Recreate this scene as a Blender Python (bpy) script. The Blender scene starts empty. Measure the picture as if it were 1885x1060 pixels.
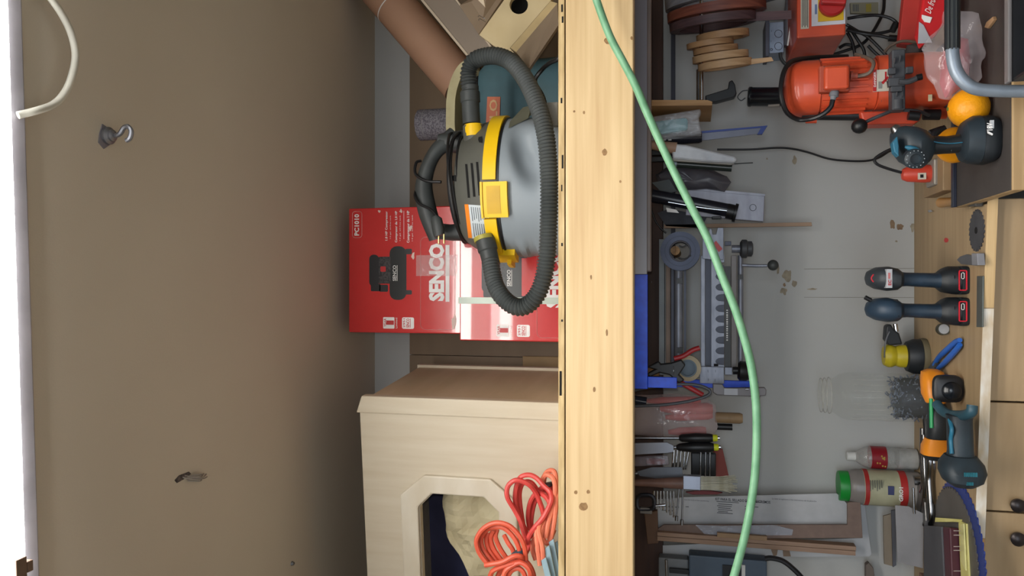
import bpy, bmesh, math, random
from mathutils import Vector as V, Matrix, noise
R = math.radians
random.seed(7)
SC = bpy.context.scene
COL = SC.collection
# ------------------------------------------------------------ camera (phone held sideways, tilted up)
F, TH, CX, CY, ZC = 1400.0, R(13.5), 942.5, 530.0, 1.44
cs, sn = math.cos(TH), math.sin(TH)
cam_d = bpy.data.cameras.new('camera')
cam_d.sensor_width = 36.0
cam_d.lens = 36.0 * F / 1885.0
cam_d.clip_start = 0.02
cam = bpy.data.objects.new('camera', cam_d)
COL.objects.link(cam)
cam.matrix_world = Matrix(((0, 1, 0, 0), (sn, 0, -cs, 0), (-cs, 0, -sn, ZC), (0, 0, 0, 1)))
SC.camera = cam
# ------------------------------------------------------------ world, daylight, exposure
W = bpy.data.worlds.new('world')
SC.world = W
W.use_nodes = True
W.node_tree.nodes['Background'].inputs[0].default_value = (0.62, 0.66, 0.72, 1)
W.node_tree.nodes['Background'].inputs[1].default_value = 0.3
SC.view_settings.view_transform = 'Standard'
SC.view_settings.look = 'None'
SC.view_settings.exposure = -0.35
SC.view_settings.gamma = 1.0
SC.view_settings.use_curve_mapping = False

def light(name, kind, loc, rot, energy, color, **kw):
    d = bpy.data.lights.new(name, kind)
    d.energy = energy
    d.color = color
    for k, v in kw.items():
        setattr(d, k, v)
    o = bpy.data.objects.new(name, d)
    COL.objects.link(o)
    o.location = loc
    o.rotation_euler = rot
    return o
# open garage door behind the photographer, and the phone's own lamp
light('door_daylight', 'AREA', (-0.2, -3.0, 1.6), (R(48), 0, 0), 66, (0.78, 0.89, 1.0), shape='RECTANGLE', size=3.2, size_y=1.5, spread=R(110))
light('phone_flash', 'SPOT', (0.03, 0.0, 1.45), (R(98), 0, 0), 15, (1.0, 0.97, 0.92), shadow_soft_size=0.006, spot_size=R(75), spot_blend=0.9)

# ------------------------------------------------------------ helpers
def ray(px, py):
    a, b = (px - CX) / F, (CY - py) / F
    return V((b, cs + a * sn, sn - a * cs))
def P(px, py, Y):
    d = ray(px, py); t = Y / d.y
    return V((d.x * t, Y, ZC + d.z * t))
def PZ(px, py, z):
    d = ray(px, py); t = (z - ZC) / d.z
    return V((d.x * t, d.y * t, z))
def PN(px, py, o, n):
    d = ray(px, py); c = V((0, 0, ZC)); t = (o - c).dot(n) / d.dot(n)
    return c + d * t
def mpp(px, py, Y):
    return Y / ray(px, py).y / F
def lin(c):
    return tuple(((x / 255) / 12.92 if x <= 10 else (((x / 255) + 0.055) / 1.055) ** 2.4) for x in c)

MATS = {}
def mat(name, c, rough=0.5, metal=0.0, c2=None, ns=8.0, st=(1, 1, 1), amt=0.5, bump=0.0, bs=None, trans=0.0, alpha=1.0, coat=0.0, emit=None, es=0.0, detail=4.0, ior=1.45, spec=0.5, wave=False):
    if name in MATS:
        return MATS[name]
    m = bpy.data.materials.new(name)
    m.use_nodes = True
    nt = m.node_tree; N = nt.nodes; L = nt.links
    b = N['Principled BSDF']
    b.inputs['Roughness'].default_value = rough
    b.inputs['Metallic'].default_value = metal
    b.inputs['Transmission Weight'].default_value = trans
    b.inputs['Alpha'].default_value = alpha
    b.inputs['Coat Weight'].default_value = coat
    b.inputs['IOR'].default_value = ior
    b.inputs['Specular IOR Level'].default_value = spec
    if emit:
        b.inputs['Emission Color'].default_value = (*lin(emit), 1)
        b.inputs['Emission Strength'].default_value = es
    if c2 is None:
        c2 = tuple(x * 0.86 for x in c); 
    tc = N.new('ShaderNodeTexCoord'); mp = N.new('ShaderNodeMapping')
    mp.inputs['Scale'].default_value = st
    L.new(tc.outputs['Object'], mp.inputs['Vector'])
    if wave:
        nz = N.new('ShaderNodeTexWave'); nz.inputs['Scale'].default_value = ns; nz.inputs['Distortion'].default_value = 5; nz.inputs['Detail'].default_value = 3; nz.inputs['Detail Scale'].default_value = 1.2
        nz.bands_direction = 'Z'
        out = nz.outputs['Color']
    else:
        nz = N.new('ShaderNodeTexNoise'); nz.inputs['Scale'].default_value = ns; nz.inputs['Detail'].default_value = detail
        out = nz.outputs['Fac']
    L.new(mp.outputs['Vector'], nz.inputs['Vector'])
    rp = N.new('ShaderNodeValToRGB')
    rp.color_ramp.elements[0].position = 0.5 - 0.5 * amt * 0.6; rp.color_ramp.elements[1].position = 0.5 + 0.5 * amt * 0.6
    rp.color_ramp.elements[0].color = (*lin(c2), 1); rp.color_ramp.elements[1].color = (*lin(c), 1)
    L.new(out, rp.inputs['Fac'])
    L.new(rp.outputs['Color'], b.inputs['Base Color'])
    if bump:
        bn = N.new('ShaderNodeBump'); bn.inputs['Strength'].default_value = bump; bn.inputs['Distance'].default_value = 0.004
        if bs:
            n2 = N.new('ShaderNodeTexNoise'); n2.inputs['Scale'].default_value = bs; n2.inputs['Detail'].default_value = 3
            L.new(mp.outputs['Vector'], n2.inputs['Vector']); L.new(n2.outputs['Fac'], bn.inputs['Height'])
        else:
            L.new(out, bn.inputs['Height'])
        L.new(bn.outputs['Normal'], b.inputs['Normal'])
    MATS[name] = m
    return m
def film(name, c, amount=0.35, rough=0.12):
    """thin clear plastic: partly see-through, partly glossy"""
    if name in MATS:
        return MATS[name]
    m = bpy.data.materials.new(name); m.use_nodes = True
    nt = m.node_tree; N = nt.nodes; L = nt.links
    b = N['Principled BSDF']
    b.inputs['Base Color'].default_value = (*lin(c), 1); b.inputs['Roughness'].default_value = rough
    b.inputs['Specular IOR Level'].default_value = 0.8
    tr = N.new('ShaderNodeBsdfTransparent'); mx = N.new('ShaderNodeMixShader')
    nz = N.new('ShaderNodeTexNoise'); nz.inputs['Scale'].default_value = 30; nz.inputs['Detail'].default_value = 4
    mr = N.new('ShaderNodeMapRange'); mr.inputs[3].default_value = amount * 0.6; mr.inputs[4].default_value = min(1, amount * 1.4)
    tc = N.new('ShaderNodeTexCoord'); L.new(tc.outputs['Object'], nz.inputs['Vector'])
    L.new(nz.outputs['Fac'], mr.inputs[0]); L.new(mr.outputs[0], mx.inputs[0])
    bn = N.new('ShaderNodeBump'); bn.inputs['Strength'].default_value = 0.5; bn.inputs['Distance'].default_value = 0.006
    L.new(nz.outputs['Fac'], bn.inputs['Height']); L.new(bn.outputs['Normal'], b.inputs['Normal'])
    L.new(tr.outputs[0], mx.inputs[1]); L.new(b.outputs[0], mx.inputs[2])
    L.new(mx.outputs[0], N['Material Output'].inputs['Surface'])
    MATS[name] = m
    return m

def spl(pts, k=8, closed=False):
    """Catmull-Rom through the points"""
    pts = [V(p) for p in pts]; n = len(pts); out = []
    segs = n if closed else n - 1
    for i in range(segs):
        if closed:
            p0, p1, p2, p3 = pts[i - 1], pts[i], pts[(i + 1) % n], pts[(i + 2) % n]
        else:
            p1, p2 = pts[i], pts[i + 1]
            p0 = pts[i - 1] if i else p1 * 2 - p2
            p3 = pts[i + 2] if i + 2 < n else p2 * 2 - p1
        for j in range(k):
            t = j / k
            out.append(0.5 * ((2 * p1) + (p2 - p0) * t + (2 * p0 - 5 * p1 + 4 * p2 - p3) * t * t + (3 * p1 - p0 - 3 * p2 + p3) * t ** 3))
    if not closed:
        out.append(pts[-1])
    return out

class M:
    def __init__(s):
        s.v = []; s.f = []
    def add(s, vs, fs):
        o = len(s.v); s.v += [V(x) for x in vs]; s.f += [[i + o for i in f] for f in fs]; return s
    def box(s, c, d, rot=None):
        c = V(c); h = V(d) / 2; r = rot or Matrix.Identity(3)
        vs = [c + r @ V((x * h.x, y * h.y, z * h.z)) for x in (-1, 1) for y in (-1, 1) for z in (-1, 1)]
        return s.add(vs, [(0, 1, 3, 2), (4, 6, 7, 5), (0, 4, 5, 1), (2, 3, 7, 6), (0, 2, 6, 4), (1, 5, 7, 3)])
    def box2(s, a, b):
        a = V(a); b = V(b)
        return s.box((a + b) / 2, (abs(b.x - a.x), abs(b.y - a.y), abs(b.z - a.z)))
    def prism(s, pts, vec):
        n = len(pts); vec = V(vec); pts = [V(p) for p in pts]
        return s.add(pts + [p + vec for p in pts], [list(range(n))[::-1], [n + i for i in range(n)]] + [(i, (i + 1) % n, n + (i + 1) % n, n + i) for i in range(n)])
    def out(s, px, Y, th):
        """an outline at distance Y with thickness th going away"""
        return s.prism([P(x, y, Y) for x, y in px], (0, th, 0))
    def ring(s, rings, caps=True, closed=False):
        n = len(rings[0]); k = len(rings); vs = [p for r in rings for p in r]; fs = []
        for i in range(k if closed else k - 1):
            a, b = i * n, ((i + 1) % k) * n
            fs += [(a + j, a + (j + 1) % n, b + (j + 1) % n, b + j) for j in range(n)]
        if caps and not closed:
            fs += [list(range(n))[::-1], [(k - 1) * n + j for j in range(n)]]
        return s.add(vs, fs)
    def tube(s, pts, r, n=10, closed=False, sq=1.0, rf=None):
        pts = [V(p) for p in pts]; k = len(pts); rings = []; up = None
        for i, p in enumerate(pts):
            a = pts[i - 1] if (i or closed) else p
            b = pts[(i + 1) % k] if (i < k - 1 or closed) else p
            t = (b - a).normalized()
            if up is None:
                up = V((0, 1, 0)) if abs(t.y) < 0.9 else V((1, 0, 0))
            x = (up - t * up.dot(t)).normalized(); up = x; y = t.cross(x)
            rr = rf(i / max(1, k - 1), i) if rf else r
            rings.append([p + x * math.cos(q) * rr + y * math.sin(q) * rr * sq for q in (2 * math.pi * j / n for j in range(n))])
        return s.ring(rings, closed=closed)
    def lathe(s, prof, c, ax=(0, 0, 1), n=28, sx=1.0, sy=1.0, rf=None):
        """prof: (radius, height along axis)"""
        ax = V(ax).normalized(); c = V(c)
        x = V((1, 0, 0)) if abs(ax.x) < 0.7 else V((0, 0, 1))
        x = (x - ax * x.dot(ax)).normalized(); y = ax.cross(x); rings = []
        for r, h in prof:
            r = max(r, 1e-4)
            rings.append([c + ax * h + x * (r * sx * math.cos(q)) + y * (r * sy * math.sin(q)) for q in (2 * math.pi * j / n for j in range(n))])
        return s.ring(rings)
    def ball(s, c, r, n=16, rot=None):
        r = V((r, r, r)) if not hasattr(r, '__len__') else V(r); c = V(c); q = rot or Matrix.Identity(3); rings = []
        for i in range(n // 2 + 1):
            a = math.pi * i / (n // 2); z = math.cos(a); w = max(math.sin(a), 0.01)
            rings.append([c + q @ V((w * math.cos(t) * r.x, w * math.sin(t) * r.y, z * r.z)) for t in (2 * math.pi * j / n for j in range(n))])
        return s.ring(rings)
    def loft(s, secs, n=20, p=2.5):
        """secs: (centre, rx, ry) stacked; superellipse sections in the XY plane, or (centre, rx, ry, X axis, Y axis)"""
        rings = []
        for e in secs:
            c, rx, ry = V(e[0]), e[1], e[2]
            ax, ay = (V(e[3]), V(e[4])) if len(e) > 3 else (V((1, 0, 0)), V((0, 1, 0)))
            rg = []
            for j in range(n):
                q = 2 * math.pi * j / n; a, b = math.cos(q), math.sin(q)
                rg.append(c + ax * (rx * math.copysign(abs(a) ** (2 / p), a)) + ay * (ry * math.copysign(abs(b) ** (2 / p), b)))
            rings.append(rg)
        return s.ring(rings)
    def obj(s, name, m, parent=None, smooth=False, bev=0.0, kind=None, seg=2):
        o0 = V(parent['o']) if parent is not None else (sum(s.v, V()) / len(s.v))
        if parent is None:
            o0 = V((o0.x, o0.y, min(v.z for v in s.v)))
        me = bpy.data.meshes.new(name)
        me.from_pydata([v - o0 for v in s.v], [], s.f)
        bm = bmesh.new(); bm.from_mesh(me); bmesh.ops.recalc_face_normals(bm, faces=bm.faces); bm.to_mesh(me); bm.free()
        me.materials.append(m)
        if smooth:
            me.polygons.foreach_set('use_smooth', [True] * len(me.polygons))
            me.set_sharp_from_angle(angle=R(38))
        o = bpy.data.objects.new(name, me)
        COL.objects.link(o)
        o['o'] = o0
        if parent is not None:
            o.parent = parent
            if 'sub' in parent: pass
        else:
            o.location = o0
        if bev:
            b = o.modifiers.new('bevel', 'BEVEL'); b.width = bev; b.segments = seg; b.limit_method = 'ANGLE'; b.angle_limit = R(40)
        if kind:
            o['kind'] = kind
        return o
def T(name, label, cat, loc, group=None):
    o = bpy.data.objects.new(name, None); COL.objects.link(o)
    o.empty_display_size = 0.05
    o.location = loc; o['o'] = V(loc); o['label'] = label; o['category'] = cat
    if group: o['group'] = group
    return o
def tag(o, label, cat, group=None):
    o['label'] = label; o['category'] = cat
    if group: o['group'] = group
    return o
def struct(o):
    o['kind'] = 'structure'; return o
def text(s, x0, x1, y0, y1, Y, m, parent, bold=0.0, name='lettering', right=None, up=None, org=None, out=0.0015):
    """lettering standing in the box x0..x1 (top..bottom) by y0..y1 (right..left) on a plane at distance Y, or on a given frame"""
    cu = bpy.data.curves.new('t', 'FONT'); cu.body = s; cu.offset = bold; cu.resolution_u = 2
    ob = bpy.data.objects.new('t', cu); COL.objects.link(ob)
    dg = bpy.context.evaluated_depsgraph_get()
    me = bpy.data.meshes.new_from_object(ob.evaluated_get(dg))
    bpy.data.objects.remove(ob); bpy.data.curves.remove(cu)
    if org is None:
        a = P(x1, y1, Y); b = P(x1, y0, Y); c = P(x0, y1, Y)
        org, right, up = a, b - a, c - a
        right = V((right.x, 0, 0)); up = V((0, 0, up.z))
    xs = [v.co.x for v in me.vertices]; ys = [v.co.y for v in me.vertices]
    ax, bx, ay, by = min(xs), max(xs), min(ys), max(ys)
    n = right.cross(up).normalized()
    q = M()
    q.v = [org + right * ((v.co.x - ax) / (bx - ax)) + up * ((v.co.y - ay) / (by - ay)) + n * out for v in me.vertices]
    q.f = [list(p.vertices) for p in me.polygons]
    bpy.data.meshes.remove(me)
    return q.obj(name, m, parent)
def rrect(x0, x1, y0, y1, r, k=4):
    pts = []
    for cx, cy, a0 in ((x1 - r, y1 - r, 0), (x0 + r, y1 - r, 90), (x0 + r, y0 + r, 180), (x1 - r, y0 + r, 270)):
        for i in range(k + 1):
            a = R(a0 + 90 * i / k); pts.append((cx + r * math.cos(a), cy + r * math.sin(a)))
    return pts
def circ(x, y, r, k=16, ry=None):
    return [(x + r * math.cos(2 * math.pi * i / k), y + (ry or r) * math.sin(2 * math.pi * i / k)) for i in range(k)]
def rotm(axis, deg):
    return Matrix.Rotation(R(deg), 3, axis)

# ------------------------------------------------------------ materials
ceil_m = mat('ceiling_paint', (206, 196, 180), 0.75, c2=(198, 188, 172), ns=2.2, amt=0.9, bump=0.05, bs=260)
wall_m = mat('wall_paint', (184, 185, 184), 0.7, c2=(170, 170, 166), ns=2.5, amt=1.2, bump=0.04, bs=120)
ply_m = mat('brown_plywood', (124, 104, 82), 0.6, c2=(108, 90, 70), ns=5, st=(0.5, 1, 3), amt=1.2)
pine_m = mat('pine', (216, 190, 146), 0.55, c2=(182, 150, 106), ns=9, st=(0.25, 7, 7), amt=1.0, bump=0.08)
osb_m = mat('plywood_edge', (214, 188, 140), 0.7, c2=(150, 122, 78), ns=30, st=(0.4, 1, 3), amt=0.9)
knot_m = mat('knot_wood', (158, 122, 78), 0.6, c2=(104, 74, 42), ns=90, amt=0.8)
dark_m = mat('black_plastic', (26, 26, 29), 0.42, c2=(20, 20, 22), ns=20)
dgrey_m = mat('dark_grey_plastic', (62, 66, 66), 0.5, c2=(52, 55, 55), ns=20)
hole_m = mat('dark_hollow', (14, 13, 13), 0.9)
white_m = mat('white_plastic', (236, 236, 232), 0.4)
print_w = mat('white_print', (244, 242, 240), 0.35)
print_k = mat('black_print', (34, 34, 38), 0.35)
print_r = mat('red_print', (196, 34, 36), 0.4)
steel_m = mat('steel', (170, 172, 176), 0.28, 1.0, c2=(130, 132, 136), ns=14)
chrome_m = mat('chrome', (214, 216, 220), 0.14, 1.0)
alu_m = mat('aluminium', (176, 180, 188), 0.42, 0.75, c2=(150, 154, 162), ns=30, st=(1, 1, 6))
orange_m = mat('orange_enamel', (204, 80, 46), 0.42, c2=(184, 68, 40), ns=12, coat=0.2)
blue_m = mat('blue_enamel', (24, 84, 232), 0.4, c2=(16, 66, 204), ns=40)
film_m = film('clear_film', (206, 206, 210), 0.30)
# ============================================================ the setting
YW = 2.25
ZCEIL = P(690, 530, YW).z
ZB = ZC - 0.576                       # bench top
YB = 1.55                             # face of the loft beam
ZBB, ZBT, ZDK = P(1166, 530, YB).z, P(1040, 530, YB).z, P(1028, 530, YB).z
struct(M().box2((-2.4, -3.4, ZCEIL), (2.4, YW + 0.1, ZCEIL + 0.05)).obj('ceiling', ceil_m))
wb = struct(M().box2((-2.4, YW, 0), (2.4, YW + 0.08, ZCEIL)).obj('wall_back', wall_m))
side_m = mat('side_wall_paint', (128, 120, 108), 0.75, ns=3)
struct(M().box2((-2.48, -3.4, 0), (-2.4, YW, ZCEIL)).obj('wall_left', side_m))
struct(M().box2((2.4, -3.4, 0), (2.48, YW, ZCEIL)).obj('wall_right', side_m))
struct(M().box2((-2.48, -3.4, -0.06), (2.48, YW, 0)).obj('floor', mat('concrete', (190, 184, 174), 0.8, ns=3, bump=0.1)))
# brown sheets lining the wall above the loft deck
zt = P(756, 530, 2.235).z
pw = M()
struct(M().box2((P(900, 655, 2.23).x, 2.226, ZDK), (1.9, YW - 0.001, zt)).obj('trim_1', ply_m))
struct(M().box2((-1.9, 2.226, ZDK), (P(900, 655, 2.23).x - 0.002, YW - 0.001, zt)).obj('trim_2', ply_m))
lp = M().box2((P(960, 692, 2.222).x, 2.216, ZDK), (P(960, 655, 2.222).x, 2.2255, P(963, 660, 2.222).z)).obj('trim_3', mat('tan_board', (160, 130, 88), 0.6), bev=0.001); struct(lp)
# dark cleat and pale strips fixed to the wall under the loft
struct(M().box2((-1.9, 2.2, P(1220, 530, 2.2).z), (1.9, YW - 0.001, P(1150, 530, 2.2).z)).obj('trim_4', mat('dark_cleat', (74, 52, 44), 0.6, c2=(54, 38, 34), ns=6, st=(0.4, 1, 6)), bev=0.002))
struct(M().box2((-0.2, 2.235, P(1243, 530, 2.23).z), (1.9, YW - 0.001, P(1235, 530, 2.23).z)).obj('trim_5', mat('dark_batten', (70, 72, 84), 0.6)))
# board joints of the lower wall
for y in (495, 548):
    struct(M().box2((P(1600, y, YW).x, YW - 0.0012, ZB), (P(1600, y, YW).x + 0.0016, YW + 0.01, P(1480, y, YW).z)).obj('trim_6', mat('joint', (150, 148, 140), 0.8)))
# stains and old glue spots on the lower wall
def blob(px, py, rx, ry, Y, m, parent, name='stain', seed=0, k=18, th=0.0008):
    pts = []
    for i in range(k):
        a = 2 * math.pi * i / k; w = 0.85 + (0.5 if name == 'stain' else 0.2) * noise.noise(V((math.cos(a) * 1.5 + seed * 3.1, math.sin(a) * 1.5, seed)))
        pts.append((px + rx * w * math.cos(a), py + ry * w * math.sin(a)))
    return M().out(pts, Y - th, th).obj(name, m, parent)
st1 = mat('glue_stain', (168, 158, 138), 0.8, c2=(122, 112, 96), ns=60, amt=1); st2 = mat('rust_stain', (150, 126, 100), 0.8, c2=(116, 94, 74), ns=60, amt=1)
for i, (x, y, a, b, m) in enumerate([(1450, 507, 11, 11, st1), (1462, 522, 6, 6, st1), (1443, 536, 8, 7, st1), (1444, 524, 3, 4, st2), (1495, 532, 11, 2.5, st1),
        (1643, 413, 5, 10, st2), (1657, 418, 7, 7, st2), (1680, 418, 5, 8, st1), (1463, 295, 5, 8, st1), (1650, 444, 3, 2, st1), (1412, 292, 2, 2, st1), (1432, 496, 3, 10, st1)]):
    blob(x, y, a, b, YW, m, wb, seed=i)

# ============================================================ ceiling things
zc = ZCEIL
hk = T('ceiling_hook', 'grey metal swag hook screwed into the beige ceiling', 'hook', PZ(200, 250, zc))
c = PZ(196, 250, zc)
hm = mat('galvanised', (140, 142, 150), 0.4, 0.7)
M().prism([PZ(x, y, zc - 0.002) for x, y in ((184, 246), (189, 228), (206, 240), (209, 262), (192, 274), (182, 262))], (0, 0, 0.0019)).obj('backing_patch', mat('grey_patch', (128, 124, 132), 0.6), hk)
M().lathe([(0.001, 0), (0.015, 0), (0.015, -0.005), (0.010, -0.008), (0.010, -0.012), (0.006, -0.015), (0.001, -0.015)], c - V((0, 0, 0.002)), n=20).obj('base', hm, hk, True)
hp = [c + V(o) for o in ((0, 0, -0.012), (0, 0, -0.022), (0.004, 0, -0.029), (0.012, 0, -0.035), (0.014, 0, -0.043), (0.006, 0, -0.050), (-0.006, 0, -0.047), (-0.010, 0, -0.040))]
hk2 = M().tube(spl(hp, 5), 0.0042, 8).obj('hook', hm, hk, True)
# torn spot with hanging lint
lt = T('ceiling_lint', 'dark scrape with pale hanging lint on the beige ceiling', 'lint', PZ(350, 880, zc))
M().prism([PZ(x, y, zc - 0.0012) for x, y in ((322, 884), (330, 875), (348, 868), (352, 872), (342, 880), (326, 889))], (0, 0, 0.001)).obj('scrape', mat('scrape', (58, 54, 56), 0.9, c2=(110, 100, 96), ns=90), lt)
fl = M()
for i in range(7):
    a = (336 + i * 2, 880 + random.uniform(-5, 5)); b = (370 + random.uniform(0, 12), 876 + random.uniform(-5, 6))
    p0, p1 = PZ(*a, zc - 0.001), PZ(*b, zc - 0.004)
    fl.tube(spl([p0, (p0 + p1) / 2 + V((random.uniform(-.006, .006), 0, -0.012)), p1], 5), 0.0012, 5)
fl.obj('lint', mat('lint', (168, 160, 152), 0.9), lt, kind='stuff')
tag(M().lathe([(0.001, 0), (0.006, 0), (0.004, -0.006), (0.001, -0.007)], PZ(537, 1037, zc), n=10).obj('ceiling_screw', steel_m), 'tiny bright screw head alone on dark part of ceiling', 'screw')
# fluorescent fitting across the ceiling
A, B = PZ(60, 1060, zc), PZ(27, 0, zc)
e = (B - A).normalized(); nrm = V((e.y, -e.x, 0))
if nrm.y > 0: nrm = -nrm
ra = math.atan2(e.y, e.x); rz = Matrix.Rotation(ra, 3, 'Z')
mid = (A + B) / 2
lf = T('ceiling_light', 'long white fluorescent fitting across the ceiling, glowing', 'light', mid + nrm * 0.17 - V((0, 0, 0.05)))
M().box(mid + nrm * 0.17 - V((0, 0, 0.007)), (1.5, 0.34, 0.014), rz)  .obj('housing', mat('housing_grey', (170, 168, 178), .5), lf, bev=0.003)
lens = M().box(mid + nrm * 0.175 - V((0, 0, 0.0202)), (1.46, 0.28, 0.012), rz).obj('lens', mat('lit_lens', (255, 255, 255), 0.4, emit=(255, 252, 246), es=12.0), lf, bev=0.003)
cp = PZ(34, 1046, zc - 0.046)
M().box(cp, (0.03, 0.018, 0.012), rz).obj('lens_clip', mat('brown_clip', (120, 96, 80), 0.6), lf, bev=0.001); M().box(cp - e * 0.002 - nrm * 0.0145, (0.016, 0.010, 0.012), rz).obj('clip_tab', mat('brown_clip', (120, 96, 80), 0.6), lf, bev=0.001)
la = light('ceiling_lamp', 'AREA', mid + nrm * 0.175 - V((0, 0, 0.0275)), (0, 0, ra), 14, (1.0, 0.96, 0.90), shape='RECTANGLE', size=1.4, size_y=0.28)
# its twin in the same row, over the photographer
lf2 = T('ceiling_light', 'second fluorescent fitting on the ceiling over the photographer', 'light', mid + nrm * 0.85 - V((0, 0, 0.05)))
M().box(mid + nrm * 0.85 - V((0, 0, 0.007)), (1.5, 0.34, 0.014), rz).obj('housing', mat('housing_grey', (170, 168, 178), .5), lf2, bev=0.003)
M().box(mid + nrm * 0.85 - V((0, 0, 0.03)), (1.46, 0.306, 0.03), rz).obj('lens', MATS['lit_lens'], lf2, bev=0.008)
light('ceiling_lamp', 'AREA', mid + nrm * 0.85 - V((0, 0, 0.056)), (0, 0, ra), 15, (1.0, 0.96, 0.90), shape='RECTANGLE', size=1.4, size_y=0.28)
cz = zc - 0.03
cb = spl([PZ(33, 212, zc - 0.02), PZ(66, 204, cz), PZ(100, 191, cz), PZ(121, 168, cz), PZ(134, 135, cz), PZ(139, 100, cz), PZ(131, 62, cz), PZ(116, 30, cz), PZ(96, 0, cz), PZ(66, -40, cz), PZ(40, -70, zc - 0.01)], 8)
tag(M().tube(cb, 0.0058, 10).obj('ceiling_cable', mat('white_cable', (228, 226, 214), 0.5), smooth=True), 'thick white cable looping out from the glowing ceiling fitting', 'cable')

# ============================================================ the loft
lo = T('loft_shelf', 'pine loft beam with a plywood deck running across the view', 'shelf', (0, YB, ZBB))
M().box2((-1.9, YB, ZBB), (1.9, YB + 0.038, ZBT - 0.0008)).obj('beam', pine_m, lo, bev=0.003)
M().box2((-1.9, YB - 0.002, ZBT + 0.0008), (1.9, 2.2, ZDK)).obj('deck', osb_m, lo, bev=0.001)
for x, y, a, b in ((1075, 207, 2.5, 3.5), (1057, 205, 2.5, 2.5), (1113, 280, 6, 7), (1120, 75, 9, 8), (1074, 932, 10, 9), (1060, 906, 4, 4), (1083, 905, 4, 4), (1094, 717, 3, 6), (1117, 612, 2.5, 7), (1142, 334, 2.5, 3), (1163, 70, 3, 4), (1088, 510, 2, 5)):
    blob(x, y, a, b, YB + 0.0002, knot_m, lo, name='knot', seed=x, k=12, th=0.0006)
for x0, x1, y0, y1 in ((1030, 1034, 683, 728), (1033, 1036, 8, 22), (1034, 1037, 30, 42), (1034, 1037, 285, 310), (1033, 1036, 447, 453), (1033, 1036, 588, 592), (1032, 1035, 180, 190), (1033, 1035, 340, 352)):
    M().box2(P(x0, y1, YB - 0.0026), P(x1, y0, YB - 0.0026) + V((0, 0.0012, 0))).obj('edge_void', hole_m, lo)
mel = mat('grey_melamine', (112, 109, 116), 0.34, c2=(104, 101, 108), ns=3)
fs = T('hanging_rail', 'glossy grey laminate board hung just under the loft beam', 'board', P(1180, 250, 1.74))
tl = rotm('X', 4.0)
c = P(1172, 505, 1.72); xr = 1.6; cz_ = P(1176, 300, 1.72)
M().box(V(((c.x + xr) / 2, 1.724, P(1165, 400, 1.72).z)), (xr - c.x, 0.012, 2 * (P(1165, 400, 1.72).z - P(1191, 400, 1.72).z)), tl).obj('face', mel, fs, bev=0.001)
M().box2((P(1180, 505, 1.73).x + 0.006, 1.738, P(1199, 400, 1.74).z), (xr, 1.752, P(1150, 400, 1.74).z)).obj('lip', mat('tan_lip', (112, 96, 88), 0.4), fs, bev=0.003)

# ============================================================ things on the loft
def prism_px(pts, Y, th, name, m, parent=None, **k):
    return M().out(pts, Y, th).obj(name, m, parent, **k)
def rect_px(x0, x1, y0, y1, Y, th, name, m, parent=None, **k):
    a, b = P(x1, y1, Y), P(x0, y0, Y)
    xx0 = P((x0 + x1) / 2, y1, Y).x; xx1 = P((x0 + x1) / 2, y0, Y).x
    return M().box2((xx0, Y, a.z), (xx1, Y + th, b.z)).obj(name, m, parent, **k)
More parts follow.
